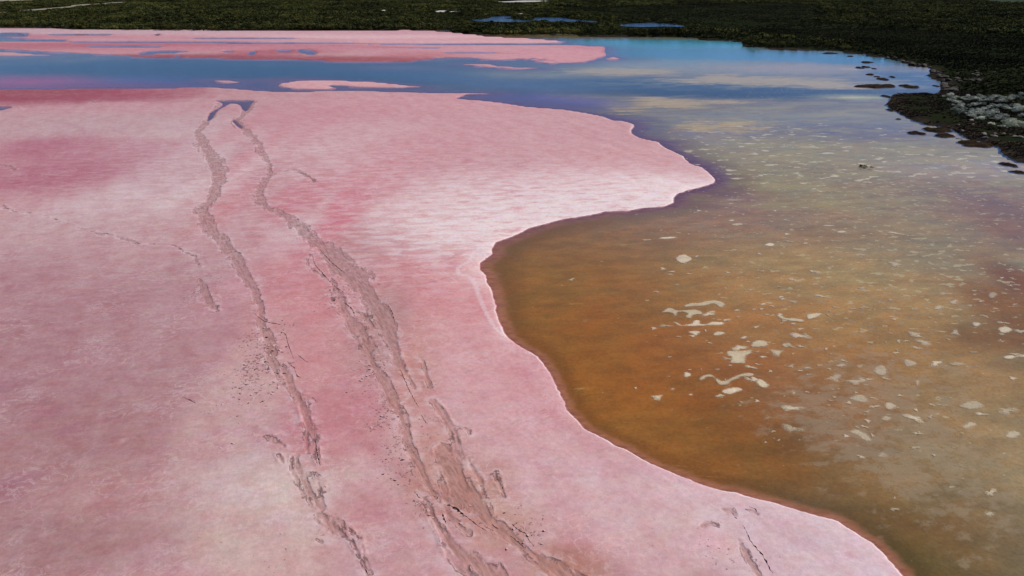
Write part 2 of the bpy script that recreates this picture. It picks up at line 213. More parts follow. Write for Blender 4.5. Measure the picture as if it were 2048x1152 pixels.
FLECKS=[(-21.1,54.46,1.42,6.1,1),(-23.13,58.1,1.32,2.88,0.8),(-18.48,51.18,0.8,3.13,0.7),(-21.62,77.69,2.25,4.7,0.6),(-17.28,67.94,1.81,4.49,0.8),(-13.79,60.08,1.36,4.07,0.5),(-11.39,52.78,1.22,4.95,0.7),(-9.69,46.14,1.1,4,0.8),(-7.96,41.83,1.02,2.86,0.8),(-6.76,39.12,0.84,2.06,0.8),(-5.31,36.2,0.92,1.38,0.8),(-3.75,35.75,1.51,1.35,0.6),(-31.84,69.2,1.33,5.15,0.7),(-35.98,77.69,1.46,4.7,0.6),(-24.9,86.24,3.08,5.63,0.6),(-5.76,43.6,1.4,3.66,0.5),(-4.75,40.17,1.65,2.15,0.5),(0.47,34.01,1.46,1.68,0.8),(-10.61,34.01,1.17,1.26,0.5),(-12.39,32.01,1.67,1.54,0.35),(-51.42,121.84,2.51,13.97,0.4),(-48.9,137.23,2.8,17.39,0.5),(-35.93,106.52,2.97,10.95,0.5),(9.09,34.86,1.19,1.3,0.35),(11.89,32.01,1.67,1.54,0.5),(22.28,121.84,4.19,4.15,0.5),(10.3,32.39,0.84,0.78,0.3),(-46.52,115.26,2.39,19.17,0.4),(-4.82,49.65,2.33,4.49,0.25),(-47.7,86.24,4.93,2.25,0.4),(-96.62,185.39,3.7,3.74,0.4),(-23.7,48.2,1.52,2.13,0.2)]
PLATES=[(-20.76,54.03,1.25,6.45,110),(-18.85,50.4,0.71,3.06,30),(-16.53,66.71,1.48,4.84,26),(-11.51,51.18,0.8,3.92,24),(-9.02,44.21,0.71,3.11,26),(-7.47,40.71,0.67,2.19,22),(-5.01,36.2,0.92,1.1,20),(-2.77,34.43,1.18,1.11,16),(0.75,33.8,0.99,1.25,24),(-11.3,34.43,0.88,1.02,12),(-22.4,80.93,1.75,3.36,14),(-5.89,44.84,1.08,3.18,14),(-19.08,56.24,0.86,2.19,10),(11.89,32.01,1.4,1.15,10)]
BOULDERS=[(139.4,292.2,0.566295),(139.13,285.6,0.923922),(138.94,284.4,0.753675),(141.56,286.7,0.600706),(141.06,283.6,0.701615),(139.52,278.5,0.504821),(139.23,278.1,0.604218),(139.41,273.7,0.797736),(138.98,272.5,0.573455),(139.07,270.1,0.504203),(137.25,264.2,0.884978),(137.93,263.3,1.17043),(138.49,264.9,1.08381),(138.84,261.9,0.728308),(139.77,259.9,1.14712),(140.83,260.6,0.555882),(139.75,256.1,0.605295),(138.68,252.8,0.504756),(139.21,253.4,0.540938),(135.65,247.4,0.92127),(134.52,243.9,1.02989),(133.47,241.9,0.834368),(133.12,238.7,1.06233),(133.43,238.1,0.815883),(129.99,232.3,1.14311),(128.77,229,0.92561),(129.38,228.7,0.875865),(127.57,225.2,0.61948),(126.56,222.6,0.798553),(125.33,220.8,0.80823),(123.19,216.5,1.07596),(122.07,215.2,0.660734),(120.68,211.5,0.70626),(120.03,210,1.07162),(124.02,218.1,0.653737),(132.07,215.8,0.566018),(137.57,223.5,0.72448),(130.86,208.7,0.716677),(144.08,236.2,0.863216),(121.97,214,1.14121),(145.66,240.2,0.859193),(132.5,222,0.605807),(129.28,221.7,0.549783),(140.81,230.7,0.703192),(129.68,228,1.1518),(138.23,237.5,0.742049),(149.64,237.9,0.739729),(123.06,212.4,0.823133),(117.72,205.6,0.72967),(135.74,221.6,1.1102),(130.93,231.4,0.699937),(121.01,207.1,0.851693),(129.06,219.3,1.09206),(133.91,221.6,0.959789),(135.75,223.6,0.798425),(127.17,222.1,1.11525),(131.71,225.3,0.922307),(141.2,233.8,0.812138),(121.82,182.94,0.388069),(97.22,142.83,0.373625),(92.22,153.85,0.449583),(120.47,183.37,0.509794),(101.2,167.32,0.592739),(94.34,144.77,0.644602),(96.3,144.99,0.412087),(107.53,167.95,0.568748),(87.03,143.57,0.479671),(96.82,141.46,0.679076),(92.27,144.64,0.698949),(90.31,148.88,0.604528),(108.45,170.05,0.410683),(90.99,141.85,0.490697),(95.46,154.15,0.503078),(106.24,161.47,0.450229),(87.17,146.11,0.580646),(98.26,159.42,0.553322),(93.17,142.99,0.622521),(103.77,167,0.564124),(86.87,141.77,0.3659),(109.4,170.28,0.53412),(102.01,172.82,0.696166),(116.69,172.99,0.509617),(104.78,178.35,0.417143),(117.52,168.33,0.436697)]
SHRUBS={'far_left':[(-321.3,468.3,0.854849),(-318.1,469.6,1.07976),(-318.9,469.8,0.99956),(-304.4,457.7,0.931896),(-307.8,463.3,1.15177),(-302.1,458.4,1.17206),(-300.8,464.8,0.805941),(-292.1,454.7,1.03965),(-287.3,450.3,0.923204),(-283.6,450.9,1.22086),(-277.4,449.9,1.15186),(-277.6,453.3,0.910547),(-275.4,453,0.92046),(-265.5,444.9,0.869645),(-265.3,442.3,1.24497),(-265.4,446.9,0.931935),(-258.5,441.9,1.07362),(-253.9,441.5,1.01358),(-252.7,442.6,1.09019),(-243.6,432.9,1.07173),(-237.6,430.2,1.13456),(-238.9,435.2,0.853181),(-236.6,430.1,1.14218),(-233.7,436.3,0.93531),(-225.6,430.9,1.04007),(-228.3,435.9,0.951255),(-225.3,435.9,0.93357),(-223.1,436.9,1.03844),(-219.3,432.8,1.00895),(-215.5,435.8,0.962468),(-210.1,428.2,1.13526),(-208,426,1.06586),(-200.4,425.5,0.816393),(-201.4,429.8,0.91359),(-200,430,1.00503),(-194.03,427.3,1.21246),(-189.83,422.7,1.19957),(-186.23,423.3,1.04552),(-184.59,428.6,0.806552),(-183.17,425.9,1.15027),(-178.99,424.1,0.992479),(-177.19,430.2,1.05904),(-172.64,425.2,1.11868),(-169.4,422.7,1.08451),(-168.84,423.4,1.01685),(-162.78,426.4,1.21027),(-161.07,420.2,0.973463),(-160.81,429.5,0.97634),(-157.33,428.6,1.18336),(-153.92,428.7,0.888411),(-149.97,423.2,0.933402),(-148.25,428.2,1.17351),(-145.24,427.9,0.829724),(-144.29,427,1.17633),(-139.92,426.1,1.11258),(-136.83,430.4,0.994769),(-135.12,429.8,0.928862),(-132.28,431.4,1.15133),(-128.66,433.2,1.2098),(-124.61,428.1,0.864208),(-124.33,433,1.01529),(-120.35,430.6,1.04709),(-118.7,431.6,1.02396),(-113.59,427.7,0.948832),(-111,430.8,0.869087),(-109.02,425.7,1.06363),(-105.17,426.7,1.16532),(-101.31,425.2,0.830789),(-100.51,425.8,0.903509),(-98.72,427.6,1.16882),(-97.45,431.5,1.15629),(-92.53,433.6,1.09862),(-87.74,427,0.811499),(-87.51,432.4,1.12517),(-83.59,432.3,1.24041),(-81.04,429.1,1.24925),(-78.61,434.9,1.11556),(-72.55,433,0.822002),(-70.55,432.4,1.17893),(-70.12,434.7,0.898654),(-63.64,435.3,1.09058),(-61.71,428,1.22851),(-61.63,435.4,1.1206),(-58.83,438.8,0.860582),(-54.85,430.6,0.931622),(-50.62,432.5,1.2131),(-46.22,435.1,0.867379),(-45,433.9,1.07478),(-44.42,439.9,0.986271),(-40.77,433.7,0.872531)],'far_mid':[(-31.43,414,1.26065),(-29.26,411.8,1.09914),(-24.64,421.5,1.22838),(-23.67,412,0.907205),(-20.05,418.2,0.808704),(-19.21,413.2,1.06982),(-15.25,408.9,1.04327),(-11,407.2,1.08571),(-9.99,402,0.988314),(-6.31,399.9,1.11255),(-5.66,408.2,1.16282),(-2.16,406.7,1.2565),(0.01,398.7,0.953805),(2.4,400.4,1.02452),(6.46,401.1,1.21321),(7.47,406.4,0.911987),(8.57,409.6,0.857843),(12.61,397.5,0.955859),(17.58,406.9,0.843817),(17.6,400.3,1.1862),(19.61,403.6,1.20972),(22.22,396.8,0.956438),(27.27,405.4,0.864907),(29.14,401.2,0.840992),(31.4,403.8,0.922425),(31.19,393.9,0.842162),(33.93,405.2,1.01433),(38.24,392.7,1.08849),(41.87,400.6,0.922693),(42.2,393.2,0.830721),(43.42,396.6,1.1503),(48.28,393.1,0.824016),(48.57,392.9,0.899927),(51.47,396.7,0.943009),(55.19,394.9,0.986881),(59.67,398.3,0.849265),(60.65,390.7,1.01029),(62.61,397.2,0.956965),(63.75,390.2,1.17616),(64.39,388.4,1.07804),(70.44,391.2,1.24804),(70.86,389.5,1.12705),(74.61,387,1.17986),(77.56,396.8,1.08736),(80.22,396.3,1.02109),(79.42,393.4,1.2084),(81.82,388.5,1.12773),(85.95,383.5,1.27738),(86.34,390.4,1.16401),(89.39,377.6,1.15059),(89.27,380.6,0.933847),(91.54,379.5,1.20604),(92.36,373.2,0.991203),(97.38,376.3,0.865122),(97.96,370.6,0.832964),(99.9,374.7,0.884681)],'headland':[(104.49,336.4,0.561036),(107.67,339.2,0.459467),(106.14,332,0.559227),(114.81,341.8,0.583993),(113.56,332.8,0.616636),(113.59,326.3,0.696171),(120.77,334.4,0.589687),(118.5,326.3,0.793836),(125.58,335.1,0.735435),(124.14,325.7,0.773361),(128.05,326.2,0.692482),(132.56,332.4,0.684562),(133.72,326.8,0.637851),(133.66,324,0.729539),(134.14,318.2,0.576979),(139.08,324.5,0.657745),(136.03,314.2,0.687812),(138.03,312.5,0.632773),(138.63,307.6,0.54946),(143.39,311.8,0.477212),(141.61,301.8,0.480544),(142.82,301.9,0.574553),(139.93,294.7,0.653139),(142.16,289,0.715864),(143.27,289.8,0.700061),(144.53,286.8,0.557377),(141.78,281.9,0.775216),(141.63,276.3,0.54611)],'bank_pale':[(125.24,188.62,0.526018),(101.47,151.74,0.569146),(104.36,155.89,0.521584),(118.76,181.88,0.455007),(124.05,180.45,0.592399),(112.23,173.46,0.300888),(114.81,183.35,0.495928),(106.73,153.35,0.484059),(116.72,186.76,0.506636),(104.55,160.41,0.412205),(124.65,181.69,0.391674),(101.06,163.99,0.569178),(114.43,189.1,0.469768),(106.14,154.46,0.518411),(108.76,172.08,0.458631),(122.36,177.52,0.384225),(100.08,151.42,0.35617),(108.58,186.42,0.468773),(119.32,183.07,0.357085),(106.95,163.04,0.507068),(125.87,189.17,0.445409),(104.5,151.73,0.395534),(112.01,163.09,0.578014),(118.97,187.17,0.358058),(112.04,187.57,0.345587),(121.96,186.96,0.52742),(105.77,156.67,0.541114),(102.96,152.87,0.58707),(100.47,151.47,0.330997),(111.63,189.01,0.361925),(107.06,170.66,0.50415),(125.47,188.03,0.420974),(112.7,174.26,0.335265),(113.84,174.29,0.505117),(114.47,186.36,0.443704),(100.2,159.58,0.575518),(111.54,178.06,0.449628),(105.63,157.67,0.472704),(108.49,175.96,0.554404),(121.46,189.73,0.426228),(114.51,187.41,0.443267),(117.35,167.22,0.415886),(129.5,187.62,0.406731),(129.57,192.09,0.529773),(118.91,191.5,0.375256),(110.71,173.93,0.45503),(106.35,181.41,0.592291),(108.13,170.1,0.325604),(121.13,189.6,0.417815),(116,171.68,0.478062),(113.04,163.09,0.490755),(111.26,191.11,0.530868),(120.39,174.11,0.599715),(104.47,153.99,0.344465),(116.39,172.22,0.591626),(126.86,181.5,0.426425),(104.66,170.19,0.385953),(122.53,186.04,0.350767),(119.35,188.53,0.414353),(107.25,154.22,0.358959),(120.63,185.4,0.370967),(106.51,152.41,0.30933),(103.87,171.92,0.38001),(117.17,174.36,0.532556),(101.1,168.17,0.592493),(124.35,187.71,0.333295),(114.8,174.27,0.410609),(106.17,165.6,0.589756),(101.74,166.12,0.378918),(104.03,159.8,0.34008),(103.36,160.76,0.302442),(116.27,172.36,0.451249),(103.9,157.53,0.316818),(121.42,190.36,0.415647),(118.41,191.24,0.389323),(103.91,162.71,0.577438),(105.24,167.69,0.513954),(106.55,151.99,0.596408),(113.19,183.91,0.579567),(101.19,171.08,0.520863),(112.03,173.67,0.577354),(103.3,166.8,0.548901),(104.81,175.33,0.448285),(117.82,181.95,0.436182),(110,187.82,0.402631),(103.3,163.73,0.373715),(125.98,183.41,0.341191),(110.11,190.1,0.547215),(100.01,154.71,0.31193),(120.98,186.33,0.516336),(108.1,164.39,0.366456),(129.21,186.65,0.319212),(123.86,187.57,0.32005),(104.25,162.95,0.567621),(125.43,188.76,0.492935),(126.56,186.18,0.52635),(108.69,177.69,0.30045),(113.45,168.27,0.57059),(117.12,184.46,0.364921),(103.71,175.25,0.323735),(104.19,164.01,0.495187),(111.16,185.27,0.447362),(113.78,171.15,0.471982),(127.3,184.97,0.380351),(107.59,167.44,0.570055),(105.8,162.42,0.425883),(106.23,155.97,0.388081),(106.48,179.51,0.407271),(123.15,179.26,0.488814),(100.95,151.77,0.334942),(118.52,175.98,0.330886),(103.17,155.67,0.474743),(105.95,160.08,0.378203)],'bank_dark':[(138.02,224.4,0.428778),(164.13,244.6,0.490428),(144.54,212.7,0.431254),(142.55,231.8,0.408064),(144.19,227.2,0.432357),(149.63,241.4,0.630612),(122.11,210.8,0.425111),(145.55,210.4,0.531243),(125.91,209.9,0.691883),(143.64,233.1,0.554398),(150.37,220.8,0.590156),(152.86,224.7,0.643267),(149.84,238.4,0.416074),(147.37,215.3,0.532954),(142.43,208.5,0.550051),(124.16,197.88,0.581459),(135.15,233.6,0.608497),(157.74,241.4,0.699254),(136.59,236.3,0.42692),(128.18,205.8,0.65719),(146.29,230,0.506881),(147.94,223.9,0.577515),(138.19,213.8,0.66211),(154.86,227.8,0.500138),(160.77,239,0.526018),(128.92,197.96,0.618488),(137.41,203.4,0.526242),(136.48,202.5,0.501954),(140.09,212.8,0.613468),(126.6,195.84,0.447793)]}
SALT_BLOBS=[
 (5.07,94.34,12,8.37,(0.807,0.672,0.716),1),
 (18.79,105.18,8.07,7.46,(0.839,0.716,0.761),1),
 (-2.74,87.19,6.84,5.74,(0.776,0.61,0.644),0.9),
 (-11.16,96.57,7.48,6.87,(0.716,0.503,0.539),0.6),
 (9.57,109.3,18.23,8.57,(0.73,0.515,0.565),0.55),
 (-2.53,156.61,27.39,25.14,(0.61,0.342,0.392),0.5),
 (18.56,125.38,12.03,9.51,(0.631,0.352,0.392),0.5),
 (-56.44,121.84,5.02,21.23,(0.617,0.479,0.527),0.9),
 (-68.68,146.33,7.92,14.6,(0.578,0.423,0.468),0.7),
 (-47.43,106.52,1.86,10.95,(0.631,0.491,0.527),0.9),
 (-86.81,156.61,17.91,12.09,(0.515,0.342,0.392),0.6),
 (-43.88,121.84,2.01,24.99,(0.631,0.413,0.456),0.5),
 (-33.97,137.23,5.6,10.34,(0.617,0.402,0.445),0.6),
 (-28.99,151.31,6.12,8.23,(0.617,0.413,0.456),0.6),
 (-28.81,121.84,5.02,7.63,(0.604,0.381,0.423),0.5),
 (-26.74,86.24,2.46,6.77,(0.644,0.468,0.527),0.7),
 (-26.13,96.57,0.82,11.53,(0.658,0.456,0.491),0.4),
 (-15.37,37.14,2.8,2.39,(0.617,0.479,0.491),0.8),
 (-17.77,39.64,2.29,1.58,(0.591,0.445,0.468),0.7),
 (-12.7,35.3,1.8,2.66,(0.578,0.413,0.413),0.6),
 (-20.55,41.83,2.04,6.95,(0.515,0.342,0.371),0.5),
 (-13.18,32.79,2.56,1.99,(0.552,0.371,0.381),0.5),
 (-6.27,57.16,2.61,5.64,(0.631,0.413,0.445),0.6),
 (-3.69,44.21,2.48,5,(0.617,0.392,0.434),0.6),
 (1.79,38.61,2.88,3.04,(0.617,0.402,0.445),0.6),
 (-0.82,41.83,2.72,3.43,(0.604,0.371,0.413),0.5),
 (8.05,34.01,2.62,2.52,(0.617,0.434,0.468),0.6),
 (11.75,37.38,3.75,1.44,(0.658,0.479,0.539),0.7),
 (15.63,34.01,3.79,2.1,(0.631,0.468,0.539),0.8),
 (17.62,32.39,3.1,2.35,(0.617,0.456,0.539),0.8),
 (13.17,31.62,1.66,1.51,(0.604,0.413,0.468),0.6),
 (7.17,38.11,3.81,2.48,(0.617,0.381,0.434),0.5),
 (18.71,31.62,1.94,1.51,(0.658,0.515,0.604),0.8),
 (-49.84,84.41,12.1,7.25,(0.515,0.323,0.361),0.5),
 (-59.17,90.13,7.68,4.05,(0.527,0.352,0.381),0.5),
 (-33.33,64.37,3.84,10.41,(0.491,0.305,0.342),0.5),
 (-43.79,84.41,4.23,10.95,(0.527,0.332,0.361),0.5),
 (1.01,89.13,3.81,2.78,(0.839,0.687,0.716),2),
 (-2.06,84.41,1.81,2.52,(0.807,0.631,0.658),2),
 (23.46,106.52,4.45,3.8,(0.855,0.73,0.776),1.5),
 (-4.3,74.67,1.42,5.86,(0.761,0.515,0.552),1.2),
 (-0.64,61.11,0.92,4.18,(0.73,0.479,0.515),1),
 (-72.03,133.06,12.7,10.6,(0.445,0.162,0.231),0.85),
 (-68.06,116.84,13.71,7.72,(0.434,0.15,0.216),0.8),
 (-87.15,137.23,5.6,6.02,(0.434,0.15,0.223),0.7),
 (-74.08,110.74,3.84,3.49,(0.423,0.138,0.202),0.7),
 (-119.05,198.99,19.75,8.56,(0.342,0.076,0.122),3.5),
 (-131.97,200.7,19.91,8.7,(0.314,0.058,0.102),3.5),
 (-102.26,202.5,10.71,7.07,(0.402,0.117,0.162),0.7),
 (-22.93,94.34,2.4,13.33,(0.578,0.195,0.254),0.9),
 (-29.72,102.59,3.3,9.2,(0.552,0.209,0.262),0.7),
 (-55.82,146.33,2.57,19.59,(0.552,0.216,0.262),0.6),
 (-45.9,125.38,1.38,18.52,(0.539,0.202,0.254),0.6),
 (-39.06,96.57,2.04,11.53,(0.552,0.246,0.287),0.6),
 (-22.08,112.21,6.22,12.03,(0.591,0.27,0.323),0.6),
 (-17.6,133.06,10.89,12.25,(0.591,0.279,0.332),0.5),
 (-36.49,168.3,18.02,12.56,(0.565,0.27,0.332),0.5),
 (-43.27,151.31,6.12,15.53,(0.565,0.262,0.323),0.5),
 (-8.64,71.85,3.69,6.88,(0.617,0.262,0.296),0.7),
 (-4.65,66.71,1.98,6.07,(0.631,0.279,0.305),0.7),
 (-5.79,62.16,2.8,4.3,(0.617,0.27,0.296),0.6),
 (-2.75,56.24,2.58,5.49,(0.617,0.305,0.352),0.6),
 (-0.16,49.65,2.72,4.49,(0.631,0.323,0.371),0.6),
 (1.99,44.21,2.13,3.11,(0.617,0.332,0.381),0.5),
 (-23.88,77.69,3.38,7.87,(0.565,0.238,0.279),0.6),
 (-19.88,64.37,3.36,6.87,(0.578,0.246,0.279),0.6),
 (-16.5,56.24,2.58,6.42,(0.565,0.254,0.279),0.6),
 (-12.62,46.14,2.2,5.35,(0.539,0.231,0.27),0.55),
 (-9.8,35.75,1.81,1.8,(0.491,0.195,0.238),0.6),
 (-13.78,44.84,2.15,3.18,(0.515,0.216,0.262),0.4),
 (-29.09,67.94,2.01,4.99,(0.539,0.254,0.314),0.5),
 (-31.38,44.21,0.92,0.75,(0.381,0.127,0.202),0.9),
 (-33.73,46.47,0.96,0.67,(0.381,0.138,0.223),0.8),
 (-31.68,37.86,1.14,1.08,(0.342,0.127,0.216),0.9),
 (-35.31,53.61,0.83,0.51,(0.392,0.15,0.202),0.7),
 (-39.19,65.52,0.97,0.7,(0.402,0.156,0.195),0.5),
 (-39.9,50.4,1.57,1.53,(0.381,0.175,0.262),0.7),
 (-37.67,54.9,0.59,0.52,(0.371,0.138,0.216),0.7),
 (-38.85,56.24,8.59,13.18,(0.392,0.202,0.238),1),
 (-31.43,41.83,7.48,9.38,(0.381,0.202,0.223),1),
 (-26.81,32.79,5.68,2.79,(0.371,0.209,0.223),1),
 (-50.78,71.85,8.43,8.28,(0.413,0.216,0.254),0.8),
 (-25.63,37.14,4.67,2.87,(0.503,0.27,0.287),0.4),
 (12.1,32.79,1.42,0.87,(0.644,0.352,0.381),0.5),
 (5.04,33.19,2.29,1.21,(0.604,0.342,0.381),0.4),
 (-3.85,39.12,1.49,1.86,(0.434,0.195,0.156),1.6),
 (-2.78,37.38,1.56,1.44,(0.423,0.188,0.15),1.6),
 (-1.24,38.36,0.96,1.2,(0.456,0.223,0.175),1.4),
 (-4.95,42.41,1.03,2.33,(0.491,0.231,0.195),1.2),
 (-7.13,51.18,0.96,3.92,(0.515,0.246,0.216),1),
 (-11.85,62.16,1.87,6.48,(0.434,0.238,0.246),1.2),
 (-0.71,34.65,1.18,1.03,(0.468,0.231,0.188),1.2),
 (3.18,31.25,1.65,1.11,(0.434,0.202,0.162),1.4),
 (-8.34,56.24,0.86,4.57,(0.552,0.262,0.238),1),
 (-19.48,80.93,2.33,5.04,(0.491,0.246,0.27),1),
 (-14.3,36.67,1.85,2.34,(0.617,0.468,0.468),1.4),
 (-16.15,34.01,2.04,2.52,(0.552,0.381,0.381),1),
 (-21.04,48.2,2.28,7.95,(0.552,0.352,0.371),0.9),
 (-12.95,32.01,1.67,1.54,(0.578,0.392,0.381),1),
 (-21.66,56.24,1.72,5.49,(0.552,0.332,0.352),0.9),
 (-85.98,178.18,23.75,6.96,(0.552,0.305,0.361),0.4),
 (-15.28,185.39,24.65,12.02,(0.604,0.314,0.371),0.6),
 (-217,410.9,68.48,11.97,(0.552,0.381,0.456),2),
 (-235,379.3,29.25,8.78,(0.515,0.188,0.262),1.5),
 (-177.79,382.2,39.29,8.92,(0.552,0.223,0.287),1.5),
 (-171.34,367.9,47.33,8.28,(0.578,0.305,0.371),1.5),
 (-131.64,391.3,50.25,9.33,(0.644,0.413,0.468),2),
 (-64.34,379.3,48.75,8.78,(0.73,0.479,0.539),2),
 (-16.78,352,36.29,7.61,(0.687,0.413,0.468),2),
 (-83.98,404.2,62.21,16.58,(0.617,0.342,0.413),0.8),
 (-28.93,362.5,46.66,13.42,(0.672,0.361,0.423),0.8),
 (-168.52,337.4,56.61,9.35,(0.445,0.138,0.195),1.2),
 (-191.72,328.3,29.69,8.87,(0.456,0.15,0.202),0.7),
 (-89.34,326.1,42.14,10.95,(0.552,0.216,0.279),0.6),
 (-4.9,315.5,36.74,16.46,(0.604,0.305,0.371),0.8),
 (18.23,292.6,17.09,17.82,(0.631,0.305,0.371),0.8),
 (-68.24,280.7,31.02,4.92,(0.342,0.076,0.089),2.4),
 (-117.12,289.1,24.4,5.21,(0.314,0.068,0.098),2.4),
 (-92.4,307.5,11.95,7.82,(0.434,0.117,0.156),2),
 (-145.29,324,33.5,8.64,(0.552,0.223,0.287),1.5),
 (-33.43,296.2,11.53,10.92,(0.479,0.156,0.181),0.6),
 (32.87,326.1,8.43,8.76,(0.578,0.216,0.287),0.6),
 (-53.57,217.6,12.89,8.1,(0.672,0.371,0.413),0.9)]
